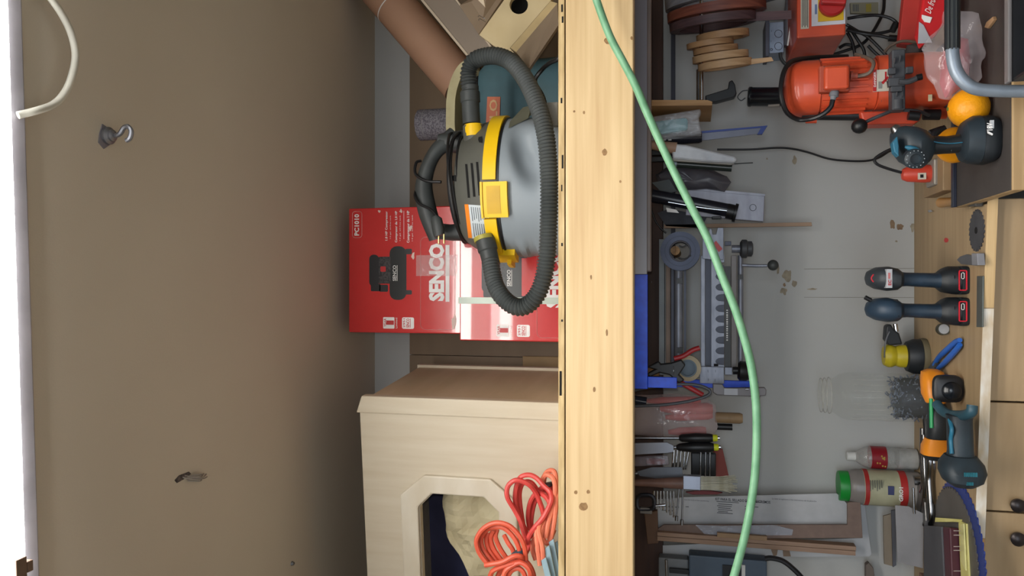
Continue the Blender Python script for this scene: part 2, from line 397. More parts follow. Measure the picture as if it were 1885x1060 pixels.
# --- the two red cartons
red_m = mat('red_carton', (202, 46, 48), 0.2, c2=(194, 40, 42), ns=8, bump=0.12, bs=14, coat=1.0)
def carton(Y, xt, xb, yr, yl, zb, lab, lower):
    zt_ = P(xt, 500, Y).z; xm = (xt + xb) / 2
    X0, X1 = P(xm, yl, Y).x, P(xm, yr, Y).x
    t = T('compressor_carton', lab, 'carton', ((X0 + X1) / 2, Y, zb), 'red compressor cartons')
    bd = M().box2((X0, Y, zb), (X1, Y + 0.255, zt_)).obj('box', red_m, t, bev=0.003)
    yp = Y - 0.0004
    # layout in fractions of the printed face, taken from the upper carton (642..845 by 381..613)
    kz = (P(642, 500, Y).z - P(845, 500, Y).z) / 203.0
    zt0 = zt_; sc_ = (X1 - X0) / 232.0
    def fx(x): return zt0 - (x - 642) * kz
    def pt(x, y): return V((X1 - (y - 381) * sc_, yp, fx(x)))
    def quad(nm, x0, x1, y0, y1, m, r=0.0, th=0.0003, par=None, o=0.0):
        pts = rrect(x0, x1, y0, y1, r) if r else [(x0, y0), (x1, y0), (x1, y1), (x0, y1)]
        return M().prism([pt(*q) - V((0, o, 0)) for q in pts], (0, th, 0)).obj(nm, m, par or t)
    def tx(s, x0, x1, y0, y1, m, b=0.0, par=None, o=0.0006):
        a = pt(x1, y1); r = pt(x1, y0) - a; u = pt(x0, y1) - a
        return text(s, 0, 0, 0, 0, 0, m, par or t, b, org=a, right=r, up=u, out=o)
    def frame(x0, x1, y0, y1, r, w=0.0009):
        return M().tube([pt(*q) for q in rrect(x0, x1, y0, y1, r, 5)], w, 4, closed=True, sq=0.4).obj('outline', print_w, t)
    # picture of the compressor
    pic = quad('compressor_picture', 719, 750, 453, 552, mat('print_dark', (30, 34, 36), 0.3), 13, o=0.0001)
    quad('grip_picture', 681, 699, 468, 527, print_k, 8, par=pic, o=0.0003)
    quad('motor_picture', 698, 721, 472, 522, mat('print_grey', (66, 62, 64), 0.35, c2=(24, 24, 26), ns=160, amt=0.4), 3, par=pic, o=0.0002)
    for a, b, g, d in ((684, 702, 522, 536), (748, 760, 458, 468), (748, 760, 534, 542), (700, 716, 524, 537)):
        quad('foot_picture', a, b, g, d, print_k, 2, par=pic, o=0.0002)
    quad('guard_picture', 702, 712, 490, 500, print_r, 2, par=pic, o=0.0005)
    tx('SENCO', 725, 731.5, 488, 517, print_w, 0.02, pic, 0.0009)
    quad('rule', 732.6, 733.6, 488, 517, print_w, par=pic, o=0.0006)
    # badges
    bg = quad('badge', 707, 728, 584, 605, print_w, 1.5, o=0.0001)
    tx('1', 713, 727, 590, 598, print_r, 0.04, bg); tx('YEAR', 708.5, 713, 586, 602, print_r, 0.02, bg); 
    b2 = quad('badge', 742, 764, 584, 605, print_w, 3, o=0.0001)
    tx('2951', 744, 748, 586, 603, print_r, 0.02, b2); tx('SENCO', 750, 756, 586, 603, print_r, 0.03, b2); quad('rule', 757, 757.8, 586, 603, print_r, par=b2, o=0.0003)
    tx('Limited', 730, 733.5, 585, 604, print_w)
    # frame and big name
    frame(776, 838 if not lower else 842, 437, 700 if False else 606, 9)
    tx('SENCO', 791, 819, 449, 554, print_w, 0.05)
    quad('underline', 821, 828, 452, 555, print_w)
    if not lower:
        frame(649, 667, 387, 436, 5)
        tx('PC1010', 653, 662, 392, 432, print_w, 0.03)
        for s_, a, b, y1 in (('1.0 HP Compressor', 711, 716.5, 442), ('Compresor de 1,0 HP', 729, 734.5, 446), ('Compresseur de 1 HP', 751, 757, 447)):
            tx(s_, a, b, 388, y1, print_w, 0.02)
            tx('1.0 gal. oil-free tank', b + 3, b + 5.5, 396, y1 - 3, print_w)
        for x in (745,):
            quad('rule', x, x + 0.6, 388, 440, print_w)
        # torn paper, packing tape
        for i, (x, y, a, b) in enumerate(((762, 470, 4, 9), (700, 388, 3, 3), (740, 388, 3, 4), (758, 420, 3, 6), (836, 590, 5, 14))):
            pts = [(x + a * w * math.cos(q), y + b * w * math.sin(q)) for q, w in ((2 * math.pi * k / 9, random.uniform(0.4, 1.2)) for k in range(9))]
            M().prism([pt(*q) - V((0, 0.0004, 0)) for q in pts], (0, 0.0005, 0)).obj('torn_patch', mat('torn_card', (232, 206, 196), 0.7), t)
        quad('packing_tape', 768, 842, 470, 508, film('tape_film', (236, 220, 220), 0.16, 0.15), 0, 0.0002, o=0.0010)
    else:
        tp = M().box2(pt(640, 542) + V((-0.0085, -0.0012, 0.0)), V((pt(640, 542).x + 0.0085, yp, zb))).obj('strapping', mat('green_white_tape', (206, 220, 206), 0.3), t)
    M().box2((X0 + 0.001, Y + 0.10, zt_ - 0.0002), (X1 - 0.001, Y + 0.15, zt_ + 0.0004)).obj('lid_tape', mat('lid_tape', (200, 170, 130), 0.3), t)
    return zt_
ztl = carton(1.935, 846, 1028, 384, 628, ZDK, 'red compressor carton on the loft deck, lower one with pale green strap', True)
zu = P(642, 500, 1.87).z
carton(1.96, 642, 845, 381, 613, ztl + 0.001, 'red compressor carton on top, printed PC1010, crumpled and torn', False)

# --- maple cabinet lying on the loft, octagonal opening in its face
maple = mat('maple', (208, 197, 177), 0.5, c2=(192, 177, 152), ns=5, st=(9, 9, 0.9), amt=1.1, bump=0.02, detail=6)
yaw = R(6)
fn = V((math.sin(yaw), -math.cos(yaw), 0)); fr = V((math.cos(yaw), math.sin(yaw), 0)) * -1  # fr: along the face to the left
fr = V((-math.cos(yaw), -math.sin(yaw) * -1, 0)); fr = V((-math.cos(yaw), math.sin(yaw), 0)); fn = V((-math.sin(yaw), -math.cos(yaw), 0))
co = P(900, 736, 1.76); bk = -fn
zt_c = P(664, 735, 1.76).z
cab = T('maple_cabinet', 'pale maple cabinet on the loft with an octagonal framed opening', 'cabinet', (co.x - 0.4, 2.0, ZDK))
def cq(s, d, z): # along the face to the left, depth going back, height
    return V((co.x, co.y, 0)) + fr * s + bk * d + V((0, 0, z))
def cbox(mb, s0, s1, d0, d1, z0, z1):
    pts = [cq(s0, d0, z0), cq(s1, d0, z0), cq(s1, d1, z0), cq(s0, d1, z0)]
    return mb.prism(pts, (0, 0, z1 - z0))
Wc = 0.86
zo, po = ZDK + 0.001, V((co.x, co.y, 0))
def fc(x, y, off=0.0):  # photo point on the face, returned as (s, z)
    p = PN(x, y, po + fn * off, fn); return ((p - po).dot(fr), p.z)
inn = [fc(773, 932), fc(797, 908), fc(893, 911), fc(918, 937)]
s_c = Wc / 2 + 0.02
zi0, zi1 = inn[3][1], inn[0][1]; ch = inn[0][1] - inn[1][1]; s_in = inn[1][0]
oc = lambda g: [(s_in - g + ch + g * .4, zi1 + g), (2 * s_c - s_in + g - ch - g * .4, zi1 + g), (2 * s_c - s_in + g, zi1 - ch + g * .4 ), (2 * s_c - s_in + g, zi0 + ch - g * .4), (2 * s_c - s_in + g - ch - g * .4, zi0 - g), (s_in - g + ch + g * .4, zi0 - g), (s_in - g, zi0 + ch - g * .4), (s_in - g, zi1 - ch + g * .4)]
def plate_with_hole(outer, inner, d0, d1):
    m = M(); bm = bmesh.new()
    vo = [bm.verts.new(cq(s, d0, z)) for s, z in outer]; vi = [bm.verts.new(cq(s, d0, z)) for s, z in inner]
    ed = [bm.edges.new((a[i], a[(i + 1) % len(a)])) for a in (vo, vi) for i in range(len(a))]
    bmesh.ops.triangle_fill(bm, use_beauty=True, edges=ed)
    g = bmesh.ops.extrude_face_region(bm, geom=list(bm.faces))
    bmesh.ops.translate(bm, verts=[x for x in g['geom'] if isinstance(x, bmesh.types.BMVert)], vec=bk * (d1 - d0))
    bm.verts.index_update(); m.v = [v.co.copy() for v in bm.verts]; m.f = [[v.index for v in f.verts] for f in bm.faces]; bm.free()
    return m
st_w = 0.044
plate_with_hole([(st_w, zt_c + 0.004), (Wc, zt_c + 0.004), (Wc, zo), (st_w, zo)], oc(0.0), 0, 0.018).obj('face_panel', maple, cab)
og = oc(0.048)
plate_with_hole(og, oc(0.002), -0.010, -0.0005).obj('opening_frame', mat('maple_frame', (212, 203, 186), 0.48, c2=(200, 188, 166), ns=5, st=(1, 1, 2.5)), cab, bev=0.004)
m = M(); m.prism([cq(0, -0.006, zt_c - 0.004), cq(0, -0.006, zo), cq(st_w - 0.0008, -0.006, zo), cq(st_w - 0.0008, -0.006, zt_c + 0.012)], bk * 0.024); m.obj('corner_stile', maple, cab, bev=0.003)
cbox(M(), 0.004, 0.016, 0.02, 0.36, zo, zt_c - 0.02).obj('side_panel', mat('maple_side', (200, 182, 152), 0.5, c2=(188, 170, 138), ns=4, st=(1, 1, 5)), cab)
cbox(M(), -0.004, 0.018, 0.3605, 0.378, zo, zt_c - 0.015).obj('back_stile', maple, cab, bev=0.001)
cbox(M(), 0.0165, Wc - 0.016, 0.0185, 0.36, zt_c - 0.036, zt_c - 0.022).obj('top_panel', maple, cab)
cbox(M(), Wc - 0.0155, Wc, 0.0185, 0.36, zo, zt_c - 0.02).obj('side_panel', maple, cab)
cbox(M(), 0.0165, Wc - 0.016, 0.3605, 0.374, zo, zt_c - 0.02).obj('back_panel', mat('navy_back', (92, 94, 134), 0.6), cab)
# crumpled paper inside
pm = M(); nx, nz = 26, 22; vs = []; fs_ = []
out_l = [(808, 900), (822, 930), (826, 990), (822, 1024), (836, 1052), (850, 1080), (850, 1130), (960, 1130), (960, 900)]
for i in range(nx + 1):
    for j in range(nz + 1):
        s = s_in - 0.02 + (0.42) * i / nx
        z = zo + 0.002 + (fc(818 + 3 * math.sin(i * 0.9) + max(0, i - 10) * 6, 950, -0.10)[1] - zo) * j / nz
        d = 0.06 + 0.022 * noise.noise(V((s * 14, z * 14, 3))) + 0.012 * abs(noise.noise(V((s * 34, z * 30, 7)))) + 0.04 * j / nz
        vs.append(cq(s, d, z))
for i in range(nx):
    for j in range(nz):
        a = i * (nz + 1) + j; fs_.append((a, a + 1, a + nz + 2, a + nz + 1))
pm.add(vs, fs_)
pp = tag(pm.obj('packing_paper', mat('tan_paper', (206, 194, 160), 0.75, c2=(190, 176, 140), ns=12, bump=0.1)), 'crumpled tan packing paper stuffed inside the octagonal cabinet opening', 'paper')
sol = pp.modifiers.new('thick', 'SOLIDIFY'); sol.thickness = 0.0008

# --- orange extension cords
oc1 = mat('orange_cord', (222, 98, 70), 0.42, c2=(206, 84, 60), ns=20); oc2 = mat('red_cord', (214, 80, 74), 0.42, c2=(198, 68, 64), ns=20); oc3 = mat('faded_cord', (228, 128, 98), 0.5, c2=(210, 112, 86), ns=20)
def cord(lab, m, loops, r, loc, ties=(), extra=()):
    t = T('extension_cord', lab, 'cord', loc, 'extension cords on the loft')
    for lp in loops:
        pts = [P(x, y, Y) for x, y, Y in lp]
        M().tube(spl(pts, 7), r, 8).obj('cord_loop', m, t, True)
    for (x, y, Y, w, mm, ang) in ties:
        c = P(x, y, Y)
        M().lathe([(w * .8, -w * .35), (w, -w * .2), (w, w * .2), (w * .8, w * .35)], c, (math.cos(ang), 0, math.sin(ang)), n=14).obj('tie', mm, t, True)
    return t
rc = 0.0056
blu = mat('blue_tie', (66, 90, 104), 0.6)
cord('bright red cord looped upright beside the cabinet opening', oc2, [
    [(975, 1000, 1.655), (966, 985, 1.65), (958, 960, 1.65), (948, 940, 1.65), (934, 915, 1.64), (935, 895, 1.64), (948, 884, 1.64), (962, 886, 1.645), (975, 893, 1.65), (985, 905, 1.66), (994, 925, 1.665), (1000, 945, 1.67), (1000, 962, 1.67)],
    [(972, 990, 1.665), (965, 970, 1.665), (952, 940, 1.665), (948, 915, 1.66), (952, 890, 1.655), (960, 877, 1.65), (975, 874, 1.65), (988, 880, 1.65), (1000, 893, 1.645), (1012, 905, 1.64), (1015, 920, 1.63), (1008, 938, 1.63), (998, 955, 1.625), (985, 970, 1.625), (975, 985, 1.63), (970, 1000, 1.64)],
    [(968, 995, 1.68), (962, 960, 1.68), (957, 925, 1.68), (957, 902, 1.675), (964, 888, 1.67), (978, 888, 1.67), (992, 905, 1.675), (1005, 915, 1.66), (1012, 928, 1.65), (1005, 948, 1.65)],
    [(975, 975, 1.69), (972, 950, 1.69), (976, 925, 1.69), (986, 908, 1.685), (998, 898, 1.68), (1008, 893, 1.67), (1018, 900, 1.66), (1022, 915, 1.65), (1014, 935, 1.645), (1004, 955, 1.64)],
    [(978, 990, 1.70), (978, 955, 1.70), (984, 925, 1.70), (996, 905, 1.70), (1008, 905, 1.69), (1016, 925, 1.68), (1012, 950, 1.67), (1004, 970, 1.67)]],
    rc, P(975, 1000, 1.66), [(972, 1008, 1.66, 0.016, oc2, 1.2)])
cord('orange cord coiled and tied nearest the octagonal opening', oc1, [
    [(968, 1030, 1.625), (965, 1005, 1.62), (955, 985, 1.62), (938, 968, 1.62), (918, 962, 1.62), (900, 966, 1.62), (885, 978, 1.62), (877, 995, 1.62), (880, 1012, 1.62), (888, 1026, 1.62), (898, 1038, 1.62)],
    [(960, 1030, 1.64), (955, 1008, 1.635), (945, 988, 1.635), (928, 972, 1.635), (910, 970, 1.635), (895, 976, 1.635), (886, 990, 1.635), (888, 1008, 1.635), (898, 1024, 1.635), (908, 1036, 1.635)],
    [(898, 980, 1.65), (895, 995, 1.645), (900, 1012, 1.645), (912, 1030, 1.645), (922, 1042, 1.645)],
    [(908, 976, 1.65), (903, 990, 1.65), (908, 1008, 1.65), (918, 1024, 1.65), (930, 1038, 1.65)],
    [(915, 974, 1.66), (912, 988, 1.655), (918, 1004, 1.655), (926, 1018, 1.655), (938, 1034, 1.655)],
    [(928, 985, 1.67), (936, 1000, 1.66), (944, 1012, 1.66), (948, 1030, 1.66)],
    [(893, 1040, 1.605), (905, 1038, 1.602), (925, 1034, 1.602), (945, 1024, 1.605), (958, 1024, 1.61), (960, 1030, 1.62), (945, 1036, 1.61), (925, 1042, 1.61), (908, 1050, 1.61), (902, 1060, 1.615)],
    [(975, 1075, 1.615), (975, 1050, 1.61), (960, 1036, 1.61), (945, 1040, 1.61), (930, 1052, 1.61), (925, 1075, 1.61)],
    [(968, 1075, 1.62), (965, 1056, 1.62), (955, 1046, 1.62), (942, 1050, 1.62), (935, 1062, 1.62), (935, 1078, 1.62)],
    [(985, 1078, 1.635), (980, 1050, 1.63), (966, 1032, 1.63), (945, 1032, 1.63), (925, 1045, 1.63), (912, 1070, 1.63)]],
    rc, P(940, 1060, 1.64), [(953, 1019, 1.64, 0.017, blu, 0.5)])
cord('faded pink orange cord bundle leaning behind the beam edge', oc3, [
    [(1004, 990, 1.63), (1010, 960, 1.635), (1018, 930, 1.64), (1022, 900, 1.64), (1018, 880, 1.65), (1005, 874, 1.66), (1000, 890, 1.67)],
    [(1012, 1000, 1.64), (1020, 960, 1.64), (1024, 920, 1.64), (1024, 890, 1.65), (1020, 868, 1.66), (1008, 868, 1.67), (998, 882, 1.68)],
    [(994, 1040, 1.62), (990, 1010, 1.62), (988, 980, 1.625), (994, 960, 1.635), (1008, 940, 1.65)],
    [(1000, 1030, 1.615), (998, 1005, 1.615), (992, 975, 1.62), (1000, 955, 1.64)],
    [(986, 1030, 1.65), (980, 1010, 1.65), (984, 992, 1.65), (992, 1000, 1.65), (992, 1020, 1.65)],
    [(1015, 990, 1.665), (1005, 965, 1.66), (1010, 935, 1.66), (1022, 940, 1.66)],
    [(1020, 975, 1.69), (1008, 1000, 1.69), (998, 985, 1.69), (1004, 960, 1.69), (1016, 950, 1.69)]],
    rc, P(1010, 1000, 1.65), [(1009, 892, 1.655, 0.012, dark_m, 0.3)])
# pale blue-grey slats leaning by the cords
sl_m = mat('blue_grey_plastic', (150, 178, 190), 0.45)
for i, (x0, y0) in enumerate(((1001, 1026), (1007, 1004), (1015, 992), (1022, 996))):
    Yv = 1.604 + 0.012 * i
    prism_px([(x0 - 5, y0 + 6), (x0 + 4, y0), (x0 + 26, 1110), (x0 + 14, 1110)], Yv, 0.006, 'plastic_shim', sl_m, bev=0.001)
for i, o in enumerate([o for o in bpy.data.objects if o.name.startswith('plastic_shim')]):
    tag(o, ['shortest of four pale blue plastic slats behind beam', 'second shortest of four pale blue plastic slats behind beam', 'tallest of four pale blue plastic slats behind beam', 'pale blue plastic slat touching the beam edge'][i], 'slat', 'blue plastic slats on the loft')
# ============================================================ shop vacuum
vg = mat('vac_head_grey', (92, 92, 84), 0.5, c2=(80, 80, 74), ns=6); vt = mat('vac_tank_grey', (138, 146, 152), 0.42, c2=(126, 134, 140), ns=3)
yel = mat('vac_yellow', (240, 196, 22), 0.42, c2=(228, 182, 16), ns=6); hs = mat('hose_grey', (74, 78, 78), 0.46, c2=(62, 66, 66), ns=10)
YV, ry = 1.79, 0.133
kx = mpp(920, 345, YV)
xv = P(920, 347, YV).x; rxv = 128 * kx
zr1, zr0 = P(889, 330, YV - ry).z, P(914, 330, YV - ry).z
vac = T('shop_vacuum', 'grey and yellow shop vacuum with ribbed hose standing on the loft', 'vacuum', (xv, YV, ZDK))
# tank with a moulded hollow in its side
m = M(); n = 72; rows = 26; rings = []
for i in range(rows + 1):
    f = i / rows; z = ZDK + 0.001 + (zr0 - 0.004 - ZDK - 0.001) * f
    rr = 0.985 - 0.05 * (1 - f) ** 2 if f > 0.06 else 0.93 + f
    rg = []
    for j in range(n):
        a = 2 * math.pi * j / n; rx_, ry_ = rxv * rr, ry * rr
        x, y = math.cos(a) * rx_, math.sin(a) * ry_
        u = (a - R(292)) / R(24); w = (f - 0.58 - 0.10 * u) / 0.22
        dent = math.exp(-(u * u * 1.0 + w * w) ** 2) * 0.032
        u2 = (a - R(199)) / R(16)
        ridge = 0.005 * (math.cos(f * 26) > 0.2) * math.exp(-(u2 * u2) ** 2) * (0.15 < f < 0.8)
        s_ = 1 - dent / 0.14 + ridge / 0.14
        rg.append(V((xv + x * s_, YV + y * s_, z)))
    rings.append(rg)
m.ring(rings).obj('tank', vt, vac, True)
def ell(prof, mm, name, smooth=True, c=(xv, YV), par=vac, sx=1.0, n=56):
    q = M()
    q.ring([[V((c[0] + math.cos(2 * math.pi * j / n) * rxv * r * sx, c[1] + math.sin(2 * math.pi * j / n) * ry * r, z)) for j in range(n)] for r, z in prof])
    return q.obj(name, mm, par, smooth)
ell([(1.0, zr0 - 0.0038), (1.0, zr0 + 0.001)], dark_m, 'seal')
zh = P(834, 335, YV - 0.75 * ry).z
hd = ell([(0.985, zr0 + 0.0015), (0.985, zr1), (0.97, zr1 + 0.006), (0.93, zr1 + 0.03), (0.86, zr1 + (zh - zr1) * .65), (0.76, zh - 0.004), (0.72, zh), (0.5, zh + 0.006), (0.02, zh + 0.008)], vg, 'motor_head')
# surface of the head at a photo point: ray against its ellipse at that height
def on_head(px, py, r, off=0.001, ra=None):
    d = ray(px, py); a_ = rxv * r + off; b_ = ry * r + off
    ox, oy = -xv, -YV
    A_ = (d.x / a_) ** 2 + (d.y / b_) ** 2; B_ = 2 * (ox * d.x / a_ ** 2 + oy * d.y / b_ ** 2); C_ = (ox / a_) ** 2 + (oy / b_) ** 2 - 1
    disc = B_ * B_ - 4 * A_ * C_
    t = (-B_ - math.sqrt(max(disc, 0))) / (2 * A_)
    return V((0, 0, ZC)) + d * t
def rad(z):
    pr = [(zr0, 0.985), (zr1, 0.985), (zr1 + 0.006, 0.97), (zr1 + 0.03, 0.93), (zr1 + (zh - zr1) * .65, 0.86), (zh, 0.74)]
    for (a, ra_), (b, rb_) in zip(pr, pr[1:]):
        if z <= b: return ra_ + (rb_ - ra_) * max(0, (z - a)) / (b - a)
    return 0.74
def patch(pxs, off, mm, name, par=vac, th=0.003):
    """a curved plate lying on the head: a grid of photo points, columns of rows"""
    vs = []; k = len(pxs[0])
    for o_ in (off, off - th):
        for col in pxs:
            for (x, y) in col:
                r = 0.93
                for _ in range(4):
                    p = on_head(x, y, r, o_); r = rad(p.z)
                vs.append(p)
    nn = len(pxs); fs = []
    for i in range(nn - 1):
        for j in range(k - 1):
            a = i * k + j; fs.append((a, a + 1, a + k + 1, a + k)); fs.append((a + nn * k, a + k + nn * k, a + k + 1 + nn * k, a + 1 + nn * k))
    for i in range(nn - 1):
        for j in (0, k - 1):
            a = i * k + j; fs.append((a, a + k, a + k + nn * k, a + nn * k))
    for j in range(k - 1):
        for i in (0, nn - 1):
            a = i * k + j; fs.append((a, a + 1, a + 1 + nn * k, a + nn * k))
    return M().add(vs, fs).obj(name, mm, par, True)
def gridpx(x0, x1, y0, y1, nx_=3, ny_=8, skew=0.0, bow=0.0):
    g = []
    for j in range(ny_ + 1):
        f = j / ny_; y = y0 + (y1 - y0) * f
        g.append([(x0 + (x1 - x0) * i / nx_ + skew * f + bow * (2 * f - 1) ** 2, y) for i in range(nx_ + 1)])
    return g
# yellow band round the rim
def band(a0, a1, z0, z1, rr, mm, name, par=vac, th=0.006, k=18):
    vs = []; fs = []
    for i in range(k + 1):
        a = R(a0 + (a1 - a0) * i / k); 
        for r, z in ((rr, z0), (rr, z1), (rr - th / 0.14, z1), (rr - th / 0.14, z0)):
            vs.append(V((xv + math.cos(a) * rxv * r, YV + math.sin(a) * ry * r, z)))
    for i in range(k):
        a = i * 4; fs += [(a + j, a + (j + 1) % 4, a + 4 + (j + 1) % 4, a + 4 + j) for j in range(4)]
    fs += [(0, 1, 2, 3), (k * 4, k * 4 + 3, k * 4 + 2, k * 4 + 1)]
    return M().add(vs, fs).obj(name, mm, par, True)
band(271, 372, zr0 + 0.002, zr1 + 0.001, 1.03, yel, 'yellow_band')
# front latch
la_ = band(243, 269, zr0 - 0.026, zr1 - 0.001, 1.075, yel, 'latch', th=0.014)
band(243, 269, zr1 - 0.0008, zr1 + 0.004, 1.10, yel, 'latch_lip', par=la_, th=0.018)
band(246, 266, zr0 - 0.010, zr1 - 0.010, 1.082, mat('yellow_shaded', (214, 168, 14), 0.45), 'latch_recess_shade', par=la_, th=0.004)  # raised plate, darker yellow painted in for the shade of the latch recess
# left latch seen from its side
lb_ = band(196, 241, zr0 + 0.004, zr1 + 0.001, 1.05, yel, 'yellow_band')
lc_ = band(186, 205, zr0 - 0.024, zr1 - 0.006, 1.075, yel, 'latch', th=0.014)
band(184, 207, zr1 - 0.0055, zr1 + 0.002, 1.12, yel, 'latch_lip', par=lc_, th=0.02)
band(180, 196, zr0 - 0.012, zr0 - 0.002, 1.14, yel, 'latch_lip', par=lc_, th=0.02)
# slots, screw holes, labels
for i, x in enumerate((856, 866, 876)):
    patch([[(x + 5 * f, 302 - 2 * i + 62 * f), (x + 4 + 5 * f, 302 - 2 * i + 62 * f)] for f in (0, .25, .5, .75, 1)], 0.0012, hole_m, 'vent_slot', th=0.002)
for x, y in ((884, 257), (836, 328)):
    patch([[(x - 3, y - 5), (x + 3, y - 6)], [(x - 4, y), (x + 4, y)], [(x - 2, y + 5), (x + 4, y + 6)]], 0.0012, hole_m, 'screw_hole', th=0.002)
lb = patch([[(855 + 7 * f + (q * (43 - 2 * f)), 376 + 62 * f + q * 3) for q in (0, .33, .66, 1)] for f in (0, .2, .4, .6, .8, 1)], 0.0012, mat('label_grey', (198, 206, 210), 0.4), 'warning_label', th=0.001)
patch([[(855 + 7 * f + (q * 7), 376 + 62 * f) for q in (0, 1)] for f in (0, .2, .4, .6, .8, 1)], 0.0018, mat('label_orange', (236, 132, 40), 0.4), 'orange_strip', lb, th=0.001)
ink = mat('label_ink', (110, 116, 122), 0.5)
for k in range(8):
    x = 866 + k * 3.9
    for f0, f1 in ((0.06, 0.48 - 0.04 * (k % 3)), (0.54, 0.95 - 0.05 * (k % 2))):
        patch([[(x + 7 * f, 377 + 62 * f + (k / 8) * 3), (x + 1.5 + 7 * f, 377 + 62 * f + (k / 8) * 3)] for f in (f0, (f0 + f1) / 2, f1)], 0.0019, ink, 'label_text', lb, th=0.0008)
# olive emblem plate on the tank's shoulder
def on_tank(px, py): 
    return on_head(px, py, 0.98, 0.004)
pl = M().prism([on_tank(x, y) for x, y in ((936, 236), (938, 226), (962, 200), (978, 196), (982, 206), (972, 218))], (0.004, 0.004, 0)).obj('emblem_plate', mat('olive_plate', (112, 112, 96), 0.5), vac)
M().tube([on_tank(x, y) + V((0, -0.0015, 0)) for x, y in circ(966, 208, 8, 16, 7)], 0.0008, 5, closed=True).obj('emblem_ring', mat('emblem_cream', (214, 212, 170), 0.5), pl)
for q in range(3):
    M().tube([on_tank(960 + q * 4, 203 + q) + V((0, -0.0015, 0)), on_tank(963 + q * 4, 214 - q) + V((0, -0.0015, 0))], 0.0007, 4).obj('emblem_stroke', mat('emblem_cream', (214, 212, 170), 0.5), pl)
# handle arch, cord wrap, plug
hh = [P(838, 250, 1.80), P(822, 262, 1.79), P(802, 280, 1.78), P(787, 310, 1.775), P(780, 345, 1.775), P(786, 385, 1.775), P(797, 420, 1.78), P(803, 440, 1.785)]
hp_ = spl(hh, 6)
M().tube(hp_, 0.017, 12, rf=lambda f, i: 0.021 + 0.003 * math.cos(f * 9)).obj('handle', dgrey_m, vac, True)
M().loft([(P(806, 425, 1.79), 0.02, 0.03), (P(830, 428, 1.79), 0.02, 0.03), (V((P(830, 428, 1.79).x, 1.79, zh - 0.01)), 0.022, 0.03)]).obj('handle_post', dgrey_m, vac, True)
M().loft([(P(812, 262, 1.80), 0.02, 0.03), (P(838, 262, 1.80), 0.026, 0.034), (V((P(838, 262, 1.8).x, 1.80, zh - 0.02)), 0.03, 0.04)]).obj('handle_post', dgrey_m, vac, True)
for k in range(6):
    r_ = 0.70 + 0.028 * (k % 3); zz = zh - 0.012 + 0.0085 * k * 0.6 + (k % 2) * 0.004; tl_ = 0.006 * (k % 3)
    pts = [V((xv + 0.004 + math.cos(2 * math.pi * j / 40) * rxv * (r_ + 0.04), YV + math.sin(2 * math.pi * j / 40) * ry * (r_ + 0.06), zz + tl_ * math.cos(2 * math.pi * j / 40 + k) + 0.012 * math.cos(2 * math.pi * j / 40) )) for j in range(40)]
    M().tube(pts, 0.0036, 7, closed=True).obj('cord_wrap', dark_m, vac, True)
M().tube(spl([P(812, 335, 1.74), P(785, 333, 1.745), P(765, 320, 1.755), P(766, 300, 1.765), P(775, 296, 1.775)], 6), 0.0036, 7).obj('cord_loop', dark_m, vac, True)
M().tube(spl([P(765, 352, 1.765), P(764, 362, 1.75), P(772, 375, 1.74), P(790, 384, 1.735), P(802, 396, 1.73), P(806, 405, 1.73)], 6), 0.0036, 7).obj('cord_loop', dark_m, vac, True)
pc = P(808, 418, 1.72)
pg = M().loft([(pc + V((0, 0, 0.028)), 0.007, 0.007), (pc + V((0, 0, 0.018)), 0.014, 0.011), (pc + V((-.004, 0, -.010)), 0.015, 0.012), (pc + V((-.006, 0, -.020)), 0.012, 0.012)], 12)
pg.v = [pc + rotm('Y', 70) @ (v - pc) for v in pg.v]
pg.obj('plug', dgrey_m, vac, True)
for d in (-0.007, 0.006):
    M().box(pc + V((-0.028, 0, d - 0.006)), (0.022, 0.006, 0.0018)).obj('plug_blade', mat('brass', (206, 176, 110), 0.3, 0.9), vac)
# hose ends
M().lathe([(0.021, 0), (0.021, 0.05), (0.0235, 0.052), (0.0235, 0.075), (0.021, 0.078)], P(868, 228, 1.73), P(864, 150, 1.73) - P(868, 228, 1.73), n=24).obj('hose_cuff', dgrey_m, vac, True)
M().lathe([(0.019, 0), (0.020, .06)], P(868, 205, 1.73), P(864, 150, 1.73) - P(868, 228, 1.73), n=24).obj('hose_pipe', dgrey_m, vac, True)
M().lathe([(0.0225, -0.02), (0.023, 0.0), (0.022, 0.008)], P(872, 236, 1.73), P(864, 150, 1.73) - P(868, 228, 1.73), n=24).obj('inlet_collar', yel, vac, True)
M().lathe([(0.026, -.07), (0.026, .0)], P(872, 232, 1.735), P(864, 150, 1.73) - P(868, 228, 1.73), n=24).obj('inlet_port', vg, vac, True)
d2 = P(908, 500, 1.68) - P(896, 452, 1.69)
M().lathe([(0.023, -0.02), (0.023, 0.012), (0.0205, 0.015), (0.020, 0.05)], P(896, 452, 1.69), d2, n=24).obj('hose_cuff', dgrey_m, vac, True)
M().lathe([(0.024, -0.014), (0.024, -0.004)], P(893, 446, 1.69), d2, n=24).obj('outlet_collar', mat('collar_olive', (168, 158, 70), 0.45), vac, True)
hc = [(866, 172, 1.73), (863, 150, 1.73), (863, 130, 1.728), (872, 112, 1.72), (892, 104, 1.71), (915, 103, 1.70), (938, 112, 1.69), (956, 130, 1.675), (972, 155, 1.66), (986, 185, 1.645), (998, 220, 1.632), (1006, 260, 1.622), (1010, 310, 1.617), (1011, 360, 1.615), (1010, 410, 1.615), (1008, 460, 1.615), (1002, 505, 1.617), (990, 540, 1.62), (970, 562, 1.625), (948, 564, 1.63), (926, 548, 1.64), (912, 525, 1.655), (906, 500, 1.668), (902, 478, 1.678)]
hpts = spl([P(*q) for q in hc], 40)
